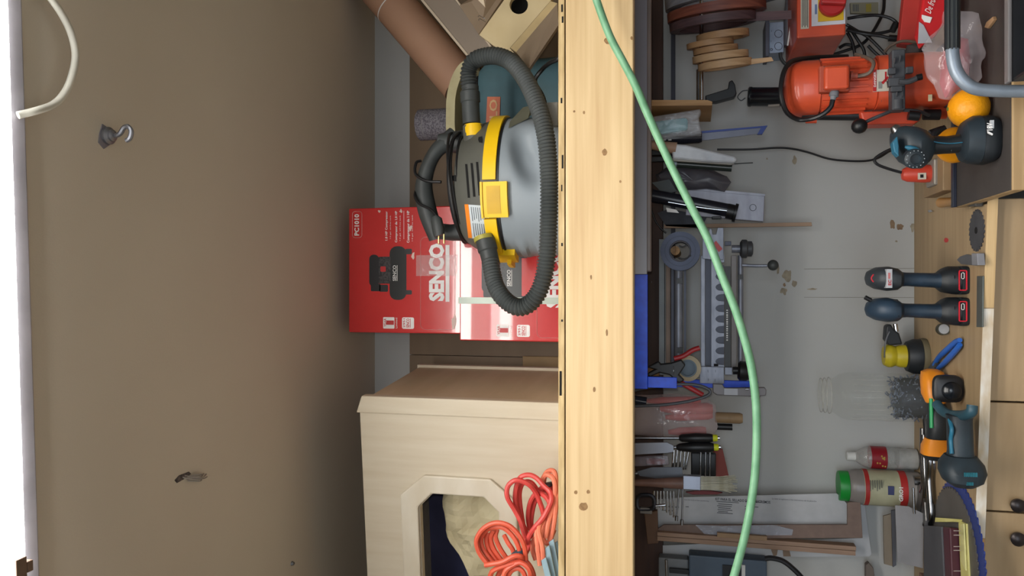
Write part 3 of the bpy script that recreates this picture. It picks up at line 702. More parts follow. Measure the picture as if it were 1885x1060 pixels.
# even spacing so the ribs come out regular
L_ = [0]
for a, b in zip(hpts, hpts[1:]): L_.append(L_[-1] + (b - a).length)
step = 0.0019; tot = L_[-1]; ev = []; j = 0; s_ = 0
while s_ < tot:
    while L_[j + 1] < s_: j += 1
    ev.append(hpts[j].lerp(hpts[j + 1], (s_ - L_[j]) / max(1e-9, L_[j + 1] - L_[j]))); s_ += step
M().tube(ev, 0.02, 18, rf=lambda f, i: 0.0183 + 0.0021 * (0.2, 1.0, 0.2, -1.0)[i % 4]).obj('hose', hs, vac, True)

# ============================================================ other loft things
# cardboard roll leaning in the corner
tm = mat('pink_card', (176, 138, 112), 0.6, c2=(160, 120, 98), ns=4, st=(1, 1, 0.5))
a0, a1 = P(826, 128, 2.03), P(690, -30, 2.03)
dr = (a1 - a0).normalized(); ln = (a1 - a0).length
rt = 39 * mpp(780, 60, 2.03)
tb = T('cardboard_tube', 'wide pinkish cardboard tube leaning in the loft corner', 'tube', (a0.x, 1.98, ZDK))
M().lathe([(rt * .86, -0.05), (rt, -0.05), (rt, ln + .08), (rt * .86, ln + .08)], a0 + V((0, .02, 0)), dr, n=40).obj('tube_wall', tm, tb, True)
cc = a0 + V((0, .02, 0)) + dr * (ln * 0.76)
M().lathe([(rt + .0005, -0.0015), (rt + 0.0012, 0), (rt + .0005, 0.0015)], cc, dr, n=40).obj('white_band', print_w, tb, True)
# melamine strip leaning in front of the tube
bm_ = mat('taupe_board', (142, 128, 114), 0.55, c2=(134, 120, 106), ns=4); be = mat('board_edge', (206, 188, 164), 0.55)
sb = T('melamine_strip', 'long taupe melamine strip leaning over the cardboard tube', 'board', P(880, 100, 1.93))
prism_px([(772, -10), (830, -10), (920, 112), (872, 112)], 1.932, 0.016, 'strip_face', bm_, sb)
prism_px([(766, -10), (771.5, -10), (871.5, 112), (866, 112)], 1.93, 0.02, 'strip_edge', be, sb)
prism_px([(830.5, -10), (834.5, -10), (924.5, 112), (920.5, 112)], 1.93, 0.02, 'strip_edge', be, sb)
# MDF channel with a round hole
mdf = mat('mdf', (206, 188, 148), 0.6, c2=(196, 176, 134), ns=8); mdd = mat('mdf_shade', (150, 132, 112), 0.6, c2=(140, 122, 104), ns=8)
ch_ = T('channel_board', 'pale fibreboard channel with a round black hole, leaning crosswise', 'board', P(950, 110, 1.9))
# plate with the hole
def holed(outer, hole, Y, th):
    bm = bmesh.new(); m = M()
    vo = [bm.verts.new(P(x, y, Y)) for x, y in outer]; vi = [bm.verts.new(P(x, y, Y)) for x, y in hole]
    ed = [bm.edges.new((a[i], a[(i + 1) % len(a)])) for a in (vo, vi) for i in range(len(a))]
    bmesh.ops.triangle_fill(bm, use_beauty=True, edges=ed)
    g = bmesh.ops.extrude_face_region(bm, geom=list(bm.faces))
    bmesh.ops.translate(bm, verts=[x for x in g['geom'] if isinstance(x, bmesh.types.BMVert)], vec=(0, th, 0))
    bm.verts.index_update(); m.v = [v.co.copy() for v in bm.verts]; m.f = [[v.index for v in f.verts] for f in bm.faces]; bm.free(); return m
holed([(882, 64), (925, 4), (945, -26), (1035, -26), (1013, 2), (939, 88), (930, 100)], circ(955, 9, 17, 24), 1.90, 0.016).obj('plate', mdf, ch_)
M().lathe([(0.03, 0), (0.03, .004)], P(955, 9, 1.96), (0, 1, 0), n=20).obj('hole_backing', hole_m, ch_)
prism_px([(939.5, 88), (1013.5, 2), (1026, 6), (950, 96)], 1.895, 0.022, 'lip', mat('mdf_edge', (196, 172, 124), 0.6), ch_)
m = M(); a = [P(950, 96, 1.885), P(1026, 6, 1.885), P(1028, 46, 1.80), P(974, 126, 1.80)]
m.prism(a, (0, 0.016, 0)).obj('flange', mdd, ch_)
prism_px([(931, 100), (938, 88.5), (973, 126), (971, 122)], 1.797, 0.02, 'flange_end', mdf, ch_)
m = M(); a = [P(881, 63, 1.895), P(938, -22, 1.895), P(895, -22, 1.83), P(846, 10, 1.83)]
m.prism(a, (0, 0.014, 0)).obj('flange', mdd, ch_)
prism_px([(872, -8), (893, 13), (890, -2), (902, -14)], 1.80, 0.006, 'offcut', be, ch_)
for d in (0, 6):
    p0 = P(880 + d * .2, 31 + d, 1.84); p1 = P(893 + d * .2, 35 + d, 1.84)
    M().tube(spl([p0, p0 + V((0.001, -0.006, -0.004)), p1 + V((0, -0.004, 0)), p1], 4), 0.0009, 5).obj('staple', chrome_m, ch_)
# teal belt sander with its cream belt edge
teal = mat('worn_teal', (70, 104, 116), 0.6, c2=(58, 80, 84), ns=14, amt=1.2)
bs_ = T('belt_sander', 'worn teal bench sander with an orange name plate behind the hose', 'sander', (P(960, 180, 1.95).x, 1.9, ZDK))
X0_, X1_ = P(960, 262, 1.95).x, P(960, 112, 1.95).x; zt_s = P(884, 190, 1.93).z
m = M(); m.loft([(((X0_ + X1_) / 2, 1.98, ZDK + 0.001), (X1_ - X0_) / 2, 0.085), (((X0_ + X1_) / 2, 1.98, zt_s - 0.02), (X1_ - X0_) / 2 - .004, 0.083), (((X0_ + X1_) / 2, 1.98, zt_s), (X1_ - X0_) / 2 - 0.02, 0.07)], 28, 5)
m.obj('housing', teal, bs_, True)
lp_ = prism_px([(897, 178), (921, 178), (919, 236), (894, 236)], 1.894, 0.002, 'name_plate', mat('plate_orange', (190, 102, 70), 0.5), bs_)
text('FLO', 901, 916, 183, 230, 1.894, mat('plate_letters', (196, 160, 110), 0.5), lp_, 0.02)
bp = [(824, 262), (821, 235), (821, 205), (822, 180), (827, 155), (836, 132), (848, 116), (866, 106)]
bel = M(); pts = spl([P(x, y, 1.88) for x, y in bp], 5)
vs = []; w_ = 0.024
for i, p in enumerate(pts):
    t_ = (pts[min(i + 1, len(pts) - 1)] - pts[max(i - 1, 0)]).normalized(); nn_ = V((t_.z, 0, -t_.x)); 
    if nn_.z > 0: nn_ = -nn_
    vs.append([p, p + nn_ * w_, p + nn_ * w_ + V((0, .08, 0)), p + V((0, .08, 0))])
bel.ring(vs).obj('belt', mat('cream_belt', (178, 170, 134), 0.7, c2=(164, 154, 118), ns=20), bs_, True)
prism_px([(846, 262), (846, 150), (880, 120), (884, 262)], 1.955, 0.03, 'gap_shade', hole_m, bs_)  # near-black sheet painting the shade in the gap between belt and housing
m = M().lathe([(0.0385, 0), (0.041, 0.004), (0.041, P(771, 228, 1.93).z - P(835, 228, 1.93).z - .004), (0.036, P(771, 228, 1.93).z - P(835, 228, 1.93).z)], V((P(800, 229, 1.93).x, 1.93, P(835, 228, 1.93).z)), n=32)
m.obj('drum', mat('grit_drum', (78, 74, 82), 0.85, c2=(112, 108, 114), ns=220, amt=0.3), bs_, True)
M().lathe([(0.0412, 0), (0.0416, .001), (0.0412, .002)], V((P(800, 229, 1.93).x, 1.93, P(786, 228, 1.93).z)), n=32).obj('drum_seam', mat('seam', (120, 116, 118), 0.7), bs_, True)
tag(M().tube(spl([P(1012, 232, 1.70), P(1000, 180, 1.72), P(985, 150, 1.75), P(998, 128, 1.74), P(1012, 116, 1.71), P(1030, 105, 1.69), P(1034, 80, 1.69)], 7), 0.0052, 8).obj('sander_cable', dark_m, smooth=True), 'black power cable crossing the front of the teal sander', 'cable')
rect_px(1000, 1027, 188, 232, 1.66, 0.02, 'offcut_block', mat('grey_block', (126, 124, 116), 0.7), bev=0.002)
tag(bpy.data.objects['offcut_block'], 'small grey block on the deck right of the vacuum tank', 'block')
bpy.data.objects['offcut_block'].location.z += 0.0
# green air hose hanging across the beam
gh = [(860, -560, 1.40), (960, -340, 1.44), (1030, -170, 1.46), (1078, -60, 1.475), (1098, 0, 1.485), (1122, 65, 1.49), (1148, 115, 1.49), (1170, 158, 1.485), (1192, 210, 1.48), (1218, 268, 1.48), (1245, 325, 1.48), (1275, 385, 1.48), (1303, 440, 1.48), (1328, 505, 1.48), (1350, 560, 1.48), (1368, 615, 1.48), (1382, 670, 1.48), (1391, 735, 1.48), (1393, 800, 1.48), (1390, 870, 1.48), (1382, 930, 1.48), (1370, 990, 1.48), (1354, 1050, 1.48), (1338, 1100, 1.48), (1290, 1230, 1.47), (1200, 1400, 1.45), (1080, 1560, 1.42)]
tag(M().tube(spl([P(*q) for q in gh], 6), 0.0076, 12).obj('air_hose', mat('mint_hose', (116, 164, 128), 0.4, c2=(98, 148, 112), ns=30), smooth=True), 'mint green air hose hanging in a long arc across the beam', 'hose')
# ============================================================ under the loft: things hung along the wall
def tubx(pts, Y, r, name, m, parent=None, n=9, k=6, sq=1.0, rf=None):
    return M().tube(spl([P(q[0], q[1], q[2] if len(q) > 2 else Y) for q in pts], k), r, n, sq=sq, rf=rf).obj(name, m, parent, True)
def rod(a, b, Y, rpx, name, m, parent=None, n=12, prof=None, Y2=None):
    """a turned piece from photo point a to b; prof: (fraction along, radius in px)"""
    p, q = P(*a, Y), P(*b, Y2 or Y); k = mpp(*a, Y); ln = (q - p).length
    pr = [(r * k, f * ln) for f, r in prof] if prof else [(rpx * k, 0), (rpx * k, ln)]
    return M().lathe([(0.0002, pr[0][1])] + pr + [(0.0002, pr[-1][1])], p, q - p, n=n).obj(name, m, parent, True)
def one(o, label, cat, group=None):
    return tag(o, label, cat, group)
def crumple(px, Y, th, name, m, amp=0.012, sc=22, seed=0, parent=None, nn=14):
    """a soft crumpled body filling an outline"""
    cx = sum(p[0] for p in px) / len(px); cy = sum(p[1] for p in px) / len(px)
    k = len(px); big = []
    for i in range(k):
        for j in range(4):
            f = j / 4; big.append((px[i][0] * (1 - f) + px[(i + 1) % k][0] * f, px[i][1] * (1 - f) + px[(i + 1) % k][1] * f))
    mb = M(); rings = []
    for s_, dep in ((0.03, -1), (0.35, -0.93), (0.65, -0.75), (0.88, -0.42), (1.0, 0.0), (0.85, 0.5), (0.4, 0.9), (0.03, 1.0)):
        rg = []
        for x, y in big:
            p = P(cx + (x - cx) * s_, cy + (y - cy) * s_, Y); p.y += dep * th / 2
            nz_ = noise.noise_vector(p * sc + V((seed, 0, 0))) * amp; nz_.y = (abs(nz_.y) * 1.3 - amp * .5)
            rg.append(p + nz_ * min(1, 1.2 - 0.4 * s_))
        rings.append(rg)
    return mb.ring(rings).obj(name, m, parent, True)
# --- blue steel frame
bf = T('steel_angle', 'bright blue painted steel angle under the loft beam', 'angle iron', P(1180, 600, 1.76))
rect_px(1130, 1192, 505, 715, 1.76, 0.006, 'top_rail', blue_m, bf, bev=0.001)
rect_px(1192.5, 1246, 694, 714, 1.762, 0.006, 'upright', blue_m, bf, bev=0.001)
rect_px(1246.5, 1396, 700, 714, 2.12, 0.012, 'lower_rail', blue_m, bf, bev=0.001)
one(rod((1199, 519), (1199.5, 519), 2.19, 3, 'cleat_screw', chrome_m), 'small bright screw in the dark cleat beside blue frame', 'screw')
# --- edge banding rolls on a rod
rollm = {k: mat('banding_' + k, c, 0.55, c2=c2, ns=10, st=(14, 1, 1)) for k, c, c2 in (('grey', (150, 150, 156), (130, 130, 138)), ('red', (140, 80, 62), (112, 60, 50)), ('plum', (96, 72, 74), (76, 56, 60)), ('tan', (186, 146, 106), (164, 124, 86)), ('light', (208, 172, 132), (190, 152, 112)))}
def roll(cx, cy, Rp, wp, mm, yaw, pit, lab, Y=2.06, inner=0.78, tail=None):
    k = mpp(cx, cy, Y); c = P(cx, cy, Y)
    ax = V((math.cos(R(yaw)), math.sin(R(yaw)), math.sin(R(pit)))).normalized()
    t = T('banding_roll', lab, 'roll', c - V((0, 0, Rp * k)), 'rolls of edge banding hung on a rod')
    r, w = Rp * k, wp * k
    prof = [(r * inner, -w / 2), (r, -w / 2), (r, w / 2), (r * inner, w / 2)]
    x = V((0, 1, 0)); x = (x - ax * x.dot(ax)).normalized(); y = ax.cross(x); rings = []
    for j in range(40):
        q = 2 * math.pi * j / 40; d = x * math.cos(q) + y * math.sin(q)
        rings.append([c + d * a + ax * h for a, h in prof])
    M().ring(rings, closed=True).obj('coil', mm, t, True)
    for g in (0.86, 0.93):
        M().ring([[c + (x * math.cos(q) + y * math.sin(q)) * (r * (g + dg)) + ax * (-w / 2 + hh) for dg, hh in ((0, -0.0006), (0.015, -0.0006), (0.015, 0.001), (0, 0.001))] for q in (2 * math.pi * j / 40 for j in range(40))], closed=True).obj('wound_layer', mm, t, True)
    if tail:
        prism_px(tail, Y - r * 0.3, 0.002, 'tail', mm, t)
    return t
roll(1338, -6, 112, 20, rollm['grey'], -12, 4, 'largest pale grey banding roll at the far end of rod')
roll(1318, 22, 88, 16, rollm['red'], -12, 4, 'reddish brown banding roll next to largest grey one')
roll(1312, 42, 78, 14, rollm['plum'], -12, 4, 'dark plum banding roll with a straight tail sticking down', tail=[(1330, 24), (1457, 19), (1457, 35), (1330, 41)])
roll(1330, 66, 47, 12, rollm['tan'], -12, 4, 'tan banding roll hanging lowest beside the dark plum one')
roll(1307, 81, 42, 9.5, rollm['tan'], -12, 4, 'tan banding roll sitting highest on the rod')
roll(1317, 92, 40, 10, rollm['tan'], -12, 4, 'narrowest tan banding roll between two wider ones')
roll(1326, 105, 50, 12, rollm['light'], -12, 4, 'light tan banding roll second from wooden bracket')
roll(1334, 119, 48, 12, rollm['light'], -12, 4, 'light banding roll with loose end, nearest the wooden bracket', tail=[(1335, 113), (1420, 105), (1424, 112), (1360, 122), (1335, 127)])
hr = T('hanging_rod', 'thin chrome rod carrying the banding rolls', 'rod', P(1290, 100, 2.06))
M().tube([P(1291, 184, 2.06), P(1291, -60, 2.06)], 0.0055, 10).obj('shaft', chrome_m, hr, True)
M().tube([P(1284, 184, 2.075), P(1284, 128, 2.075)], 0.003, 8).obj('side_rod', steel_m, hr, True)
wbk = T('shelf_bracket', 'short wooden bracket board hanging below the loft', 'bracket', P(1310, 190, 2.05))
prism_px([(1160, 184), (1302, 184), (1311, 187), (1311, 194), (1160, 195)], 2.0, 0.195, 'board', mat('bracket_pine', (190, 150, 104), 0.6, c2=(164, 124, 82), ns=8, st=(6, 1, .5)), wbk)
one(prism_px([(1298, 176), (1340, 163), (1342, 150), (1348, 147), (1353, 155), (1356, 172), (1352, 178), (1318, 187), (1300, 187)], 2.12, 0.03, 'black_clip', dark_m, bev=0.002), 'black plastic clamp jaw beside the wooden bracket', 'clamp')
# --- junction box and conduit
jb = T('junction_box', 'pale grey metal junction box with round knockouts on wall', 'box', P(1445, 70, 2.2))
gal = mat('galvanised_box', (168, 182, 200), 0.45, 0.3, c2=(150, 164, 184), ns=30)
rect_px(1416, 1443, 40, 97, 2.17, 0.078, 'body', gal, jb, bev=0.002)
rect_px(1409, 1416, 38, 103, 2.165, 0.083, 'rim', mat('galvanised_dark', (110, 112, 124), 0.5, 0.3), jb, bev=0.001)
for x, y in ((1433, 62), (1433, 85), (1420, 91)):
    M().tube([P(a, b, 2.1695) for a, b in circ(x, y, 7 if x > 1425 else 2, 16)], 0.0008, 4, closed=True).obj('knockout', mat('galvanised_dark', (110, 112, 124), 0.5, 0.3), jb)
for x, y in ((1420, 57), (1419, 76)):
    rod((x, y), (x + .3, y), 2.168, 1.6, 'screw_hole', hole_m, jb)
cdt = T('wall_conduit', 'grey conduit running past the junction box', 'pipe', P(1460, 60, 2.2))
rod((1458, -60), (1448, 85), 2.2, 8, 'pipe', mat('conduit', (128, 126, 132), 0.5), cdt)
tubx([(1436, 97), (1438, 108), (1446, 118), (1458, 123), (1466, 122)], 2.17, 0.0045, 'lead', dgrey_m, cdt)
tubx([(1460, -20), (1456, 40), (1450, 84)], 2.15, 0.0022, 'wire', white_m, cdt)
# --- orange switch box with rotary isolator
cb_ = T('switch_box', 'orange machine control box with a red rotary isolator knob', 'switch', P(1560, 30, 2.08))
xl = P(1510, 67, 2.0).x; xr_ = xl + 0.22; z1_, z0_ = P(1467, 60, 2.0).z, P(1557, 60, 2.0).z
M().box2((xl, 2.0, z0_), (xr_, 2.245, z1_)).obj('case', orange_m, cb_, bev=0.004)
rect_px(1494, 1556, -40, 46, 1.998, 0.0019, 'plate', mat('switch_plate', (214, 214, 222), 0.45), cb_)
pl_ = rect_px(1506, 1553, -40, 38, 1.995, 0.0029, 'yellow_plate', mat('switch_yellow', (222, 178, 30), 0.45), cb_)
kn = rod((1530, 8), (1530.5, 8), 1.99, 1, 'knob_base', mat('isolator_red', (186, 40, 40), 0.42), cb_)
c = P(1531, 9, 1.994); k_ = mpp(1531, 9, 1.99)
M().lathe([(0.002, 0), (23 * k_, 0), (23 * k_, 0.012), (20 * k_, 0.016), (0.002, 0.016)], c, (0, -1, 0), n=28).obj('knob', mat('isolator_red', (186, 40, 40), 0.42), cb_, True)
M().box(c + V((0, -0.026, 0)), (0.018, 0.02, 0.056), rotm('Y', 8)).obj('knob_grip', mat('isolator_red', (186, 40, 40), 0.42), cb_, bev=0.004)
bpy.data.objects.remove(kn)
rect_px(1474, 1489, -40, 53, 1.9985, 0.0013, 'warning_label', mat('label_cream', (206, 200, 182), 0.5), cb_)
for i in range(5):
    rect_px(1476.2 + i * 2.5, 1477.3 + i * 2.5, -20, 50 - 3 * (i % 2), 1.9979, 0.0006, 'label_text', print_k, cb_)
rect_px(1500, 1504, 8, 26, 1.9968, 0.0012, 'label_text', mat('blue_ink', (110, 130, 170), .5), cb_)
# --- tangle of black leads behind the switch box
ld = T('power_leads', 'tangle of black power leads looping beside the orange control box', 'cable', P(1610, 60, 2.15))
for pts in ([(1560, 34, 2.15), (1585, 30, 2.14), (1615, 28, 2.14), (1640, 34, 2.14), (1652, 46, 2.14), (1640, 56, 2.14), (1610, 62, 2.14), (1580, 58, 2.14), (1562, 50, 2.15)],
            [(1558, 45, 2.17), (1580, 58, 2.17), (1600, 70, 2.17), (1625, 95, 2.17), (1640, 112, 2.17)],
            [(1628, -10, 2.2), (1626, 20, 2.19), (1615, 45, 2.18), (1600, 68, 2.18), (1585, 82, 2.18), (1560, 92, 2.18), (1520, 104, 2.18), (1480, 112, 2.17)],
            [(1560, 60, 2.16), (1568, 75, 2.16), (1572, 90, 2.16), (1575, 112, 2.16)], [(1565, 52, 2.155), (1578, 72, 2.155), (1590, 92, 2.155), (1592, 112, 2.155)],
            [(1598, 84, 2.19), (1612, 98, 2.19), (1632, 114, 2.19)], [(1558, 55, 2.13), (1590, 62, 2.12), (1620, 66, 2.12), (1637, 70, 2.12)],
            [(1545, 88, 2.19), (1556, 82, 2.19), (1568, 84, 2.19), (1574, 92, 2.19)]):
    tubx(pts, 0, 0.0042, 'lead', dark_m, ld, 8)
rod((1636, 70), (1653, 71), 2.12, 6, 'plug', dark_m, ld); rod((1642, 58), (1650, 42), 2.13, 6, 'plug', dark_m, ld)
one(prism_px([(1565, 5), (1617, 4), (1617, 25), (1566, 24)], 2.238, 0.01, 'wall_note', mat('note', (150, 146, 122), 0.6), bev=0.0005), 'small dirty printed card fixed behind the black leads', 'card')
ob = bpy.data.objects['wall_note']
for i in range(4):
    rect_px(1570 + i * 3, 1571.5 + i * 3, 8, 21, 2.2372, 0.0006, 'print', mat('note_ink', (84, 88, 96), .6), ob)
rect_px(1594, 1604, 7, 22, 2.2372, 0.0006, 'yellow_print', mat('note_yellow', (168, 152, 60), .6), ob)

# --- magnetic drill standing on the bench
YD = 1.9
dr_ = T('magnetic_drill', 'large orange magnetic drill with rounded motor, standing at wall', 'drill', V((P(1700, 165, YD).x, YD, ZB)))
kd = mpp(1560, 165, YD); xd = P(1560, 160, YD).x
zz = lambda x: P(x, 166, YD).z
M().loft([((xd, YD, zz(1445)), 22.8 * kd, 22.8 * kd), ((xd, YD, zz(1449)), 38.5 * kd, 36.8 * kd), ((xd, YD, zz(1458)), 46.4 * kd, 43.8 * kd), ((xd, YD, zz(1475)), 50.8 * kd, 48.1 * kd), ((xd, YD, zz(1504)), 50.8 * kd, 48.1 * kd), ((xd, YD, zz(1505)), 49.0 * kd, 46.4 * kd)], 32, 2.3).obj('motor_cap', orange_m, dr_, True)
M().loft([((xd, YD, zz(1505.3)), 46.4 * kd, 43.8 * kd), ((xd, YD, zz(1606)), 46.4 * kd, 43.8 * kd)], 32, 2.6).obj('motor', orange_m, dr_, True)
for i in range(-6, 7):
    a = R(i * 13 - 90); M().box(V((xd + math.cos(a) * 45.5 * kd, YD + math.sin(a) * 42.9 * kd, (zz(1508) + zz(1588)) / 2)), (0.003, 0.02, zz(1508) - zz(1588)), rotm('Z', i * 13)).obj('cooling_fin', orange_m, dr_)
M().loft([((xd, YD - .005, zz(1607)), 47.2 * kd, 45.5 * kd), ((xd, YD - .005, zz(1706)), 48.1 * kd, 45.5 * kd), ((xd, YD - .005, zz(1738)), 45.5 * kd, 43.8 * kd)], 28, 4).obj('gear_housing', orange_m, dr_, True)
yb = YD - 44 * kd
tb_ = rect_px(1508, 1565, 119, 168, yb - 0.02, 0.03, 'terminal_box', mat('orange_dull', (176, 76, 52), 0.5), dr_, bev=0.003)
rect_px(1518, 1564, 120, 163, yb - 0.042, 0.0218, 'terminal_lid', orange_m, tb_, bev=0.006)
for x, y in ((1516, 122), (1516, 164), (1560, 164), (1560, 122)):
    rod((x, y), (x + .4, y), yb - .022, 1.6, 'lid_screw', chrome_m, tb_)
rod((1537, 167), (1533, 184), yb - 0.015, 7.5, 'cable_gland', mat('gland', (120, 124, 130), 0.5), dr_, prof=[(0, 7), (.25, 8.5), (.6, 8.5), (.65, 6), (1, 5)])
tubx([(1533, 184, yb - .015), (1529, 197, yb - .015), (1515, 210, yb - .012), (1495, 218, yb), (1470, 220, YD - .04), (1450, 208, YD - .06), (1440, 185, YD - .075), (1438, 160, YD - .075), (1444, 130, YD - .06), (1460, 112, YD - .03), (1500, 106, YD + .02), (1560, 104, YD + .06)], 0, 0.0056, 'motor_lead', dark_m, dr_, 9)
tubx([(1566, 140, yb - .01), (1580, 140, yb - .01), (1600, 134, yb - .02), (1608, 118, yb - .02), (1600, 108, yb), (1575, 100, YD)], 0, 0.0042, 'sensor_lead', mat('grey_lead', (112, 96, 84), .5), dr_, 8)
rod((1565, 140), (1578, 140), yb - 0.008, 6, 'cable_gland', mat('gland_orange', (190, 90, 70), .5), dr_, prof=[(0, 9), (.3, 9), (.35, 6), (1, 6)])
yg = YD - .005 - 45.6 * kd
lbp = rect_px(1607, 1640, 128, 168, yg - 0.002, 0.0018, 'danger_label', mat('label_white2', (214, 206, 190), .5), dr_)
rect_px(1607, 1613.5, 128, 168, yg - 0.0028, 0.0006, 'red_strip', print_r, lbp)
a = P(1612.5, 164, yg - .0028); text('DANGER', 1608.3, 1612.3, 132, 160, yg - 0.0030, print_w, lbp, 0.02, out=0.0006)
rect_px(1629, 1632, 132, 150, yg - 0.0028, 0.0006, 'mark', print_r, lbp)
prism_px([(1622, 152), (1634, 140), (1636, 143), (1626, 155)], yg - 0.0028, 0.0006, 'mark', print_r, lbp)
prism_px([(1632, 150), (1639, 146), (1639, 158), (1634, 162)], yg - 0.0030, 0.0006, 'mark', print_k, lbp)
rect_px(1617, 1624, 150, 163, yg - 0.0028, 0.0006, 'mark', mat('mark_grey', (150, 148, 142), .5), lbp)
hw = mat('cast_grey', (70, 72, 76), 0.5, c2=(56, 58, 62), ns=30)
rect_px(1642, 1667, 90, 202, yg - 0.03, 0.034, 'slide_plate', hw, dr_, bev=0.003)
for x, y, w, h in ((1636, 124, 14, 12), (1636, 142, 30, 16), (1640, 158, 22, 10), (1668, 122, 14, 12)):
    rect_px(x, x + w, y, y + h, yg - 0.042, 0.0125, 'slide_block', hw, dr_, bev=0.002)
for x, y in ((1656, 108), (1650, 172), (1660, 174), (1646, 112)):
    rod((x, y), (x + .4, y), yg - 0.034, 6, 'slide_bolt', mat('bolt_grey', (96, 98, 102), .45), dr_)
rod((1652, 185), (1652, 202), yg - 0.02, 12, 'pivot', hw, dr_)
tubx([(1655, 150), (1672, 150), (1690, 143)], yg - 0.05, 0.006, 'crank', hw, dr_); rod((1688, 143), (1697, 141), yg - 0.056, 6, 'crank_knob', dark_m, dr_)
# second column with feed lever
XS = P(1640, 213, YD).x
prism_px([(1583, 205), (1700, 202), (1694, 222), (1684, 227), (1590, 229)], YD - 0.03, 0.05, 'feed_housing', mat('orange_deep', (196, 70, 44), .45), dr_, bev=0.004)
rod((1476, 212), (1584, 213), YD, 9, 'column', dark_m, dr_); rod((1483, 223), (1503, 223), YD, 4, 'red_nut', orange_m, dr_)
rod((1700, 211), (1730, 211), YD - .01, 10, 'column', dark_m, dr_)
tubx([(1590, 226, YD - .07), (1622, 212, YD - .07), (1650, 203, YD - .06), (1690, 205, YD - .05), (1710, 212, YD - .03)], 0, 0.004, 'feed_lever', hw, dr_)
M().ball(P(1582, 232, YD - .075), 0.017, 16).obj('lever_knob', dark_m, dr_, True)
rod((1672, 212), (1692, 214), YD - .055, 9, 'hand_knob', dark_m, dr_)
rod((1712, 246), (1735, 238), YD - .02, 7, 'chuck_lever', dark_m, dr_); tubx([(1715, 262), (1722, 245), (1740, 236)], YD - .03, 0.008, 'chuck_arm', dark_m, dr_)
rod((1706, 205), (1742, 205), YD + .02, 14, 'red_base', orange_m, dr_)
M().box2((xd - 0.06, YD - 0.06, ZB + 0.0006), (xd + 0.09, YD + 0.1, zz(1738))).obj('magnet_base', hw, dr_, bev=0.004)
rect_px(1709, 1716, 174, 186, yg - 0.002, 0.0018, 'badge', mat('badge_cream', (214, 204, 170), .5), dr_)
rod((1622, 186), (1622.4, 186), yg - 0.002, 2.6, 'housing_screw', chrome_m, dr_)
one(crumple([(1668, 84), (1690, 78), (1702, 92), (1692, 112), (1672, 112), (1664, 98)], 1.95, .05, 'dark_rag', mat('rag', (72, 66, 66), .8), .006, 40, 6), 'small dark rag tucked behind the magnetic drill slide', 'rag')
one(tubx([(1628, 96), (1640, 84), (1660, 76), (1685, 78), (1704, 88)], 1.99, .0035, 'grey_cable', mat('grey_lead', (112, 96, 84), .5)), 'grey cable arching over the dark rag by the drill', 'cable')
# black cylinder with bail above the drill
cy_ = T('black_cylinder', 'glossy black cylinder fixed to the wall above the magnetic drill', 'cylinder', P(1440, 178, 2.15))
rod((1376, 178), (1444, 178), 2.15, 18, 'barrel', mat('gloss_black', (24, 28, 34), 0.22), cy_, 24, prof=[(0, 15), (.03, 18), (.1, 18), (.12, 17), (1, 17)])
tubx([(1376, 166), (1366, 168), (1358, 178), (1364, 185), (1372, 180)], 2.14, 0.0014, 'bail_wire', hw, cy_)
rect_px(1414, 1435, 192, 196, 2.12, 0.003, 'sticker', mat('sticker', (150, 142, 132), .5), cy_)

# --- tools hung to the right of the jig
pk = T('packaged_tool', 'teal handled tool sealed in a clear package', 'tool', P(1250, 235, 2.05))
M().out([(1150, 230), (1262, 216), (1266, 220), (1266, 236), (1260, 240), (1150, 258)], 2.04, 0.022).obj('handle', mat('teal_handle', (112, 176, 184), 0.3, c2=(92, 156, 168), ns=20), pk, bev=0.004)
M().out([(1150, 222), (1240, 208), (1289, 200), (1291, 206), (1286, 214), (1292, 246), (1266, 248), (1150, 262)], 2.03, 0.036).obj('clear_wrap', film_m, pk, bev=0.004)
gl = T('dark_tool', 'black round tool handle with a printed band under clear package', 'tool', P(1290, 255, 2.1))
rod((1180, 258), (1292, 252), 2.1, 11, 'handle', mat('gloss_navy', (34, 34, 44), 0.25), gl, 16, prof=[(0, 8), (.2, 11), (.95, 11), (1, 9)])
for i in range(4):
    rect_px(1200 + i * 10, 1206 + i * 10, 255.5, 258.5, 2.083, 0.001, 'print_mark', print_w, gl)
sw = T('hand_saw', 'narrow saw with a blue edged blade pointing down the wall', 'saw', P(1410, 240, 2.15))
M().out([(1280, 246), (1404, 234), (1398, 246), (1280, 260)], 2.15, 0.002).obj('blade', mat('saw_steel', (120, 122, 134), 0.4, 0.5), sw)
M().out([(1270, 243), (1413, 231), (1411, 234), (1270, 247)], 2.147, 0.008).obj('blue_spine', mat('saw_blue', (60, 84, 168), 0.4), sw)
M().out([(1402, 233), (1412, 232), (1403, 247), (1394, 247)], 2.146, 0.0095).obj('blue_tip', mat('saw_blue', (60, 84, 168), 0.4), sw)
br = T('wrapped_brush', 'wooden handled brush wrapped in shiny white film', 'brush', P(1357, 292, 2.06))
rod((1155, 261), (1245, 273), 2.06, 9, 'handle', mat('beech', (186, 150, 126), 0.5), br, 12, prof=[(0, 8), (.5, 8), (.8, 10), (1, 11)])
M().out([(1240, 264), (1262, 266), (1352, 287), (1358, 293), (1352, 300), (1300, 298), (1238, 292), (1237, 278)], 2.05, 0.02).obj('white_sleeve', mat('white_film', (206, 208, 212), 0.2, c2=(180, 182, 188), ns=20, bump=0.3), br, bev=0.005)
M().out([(1238, 291), (1300, 299), (1352, 301), (1345, 303), (1240, 296)], 2.055, 0.012).obj('card', mat('grey_card', (176, 172, 164), .6), br)
fp = T('file_pair', 'two black bars hanging beside the wrapped brush', 'bar', P(1240, 285, 2.08))
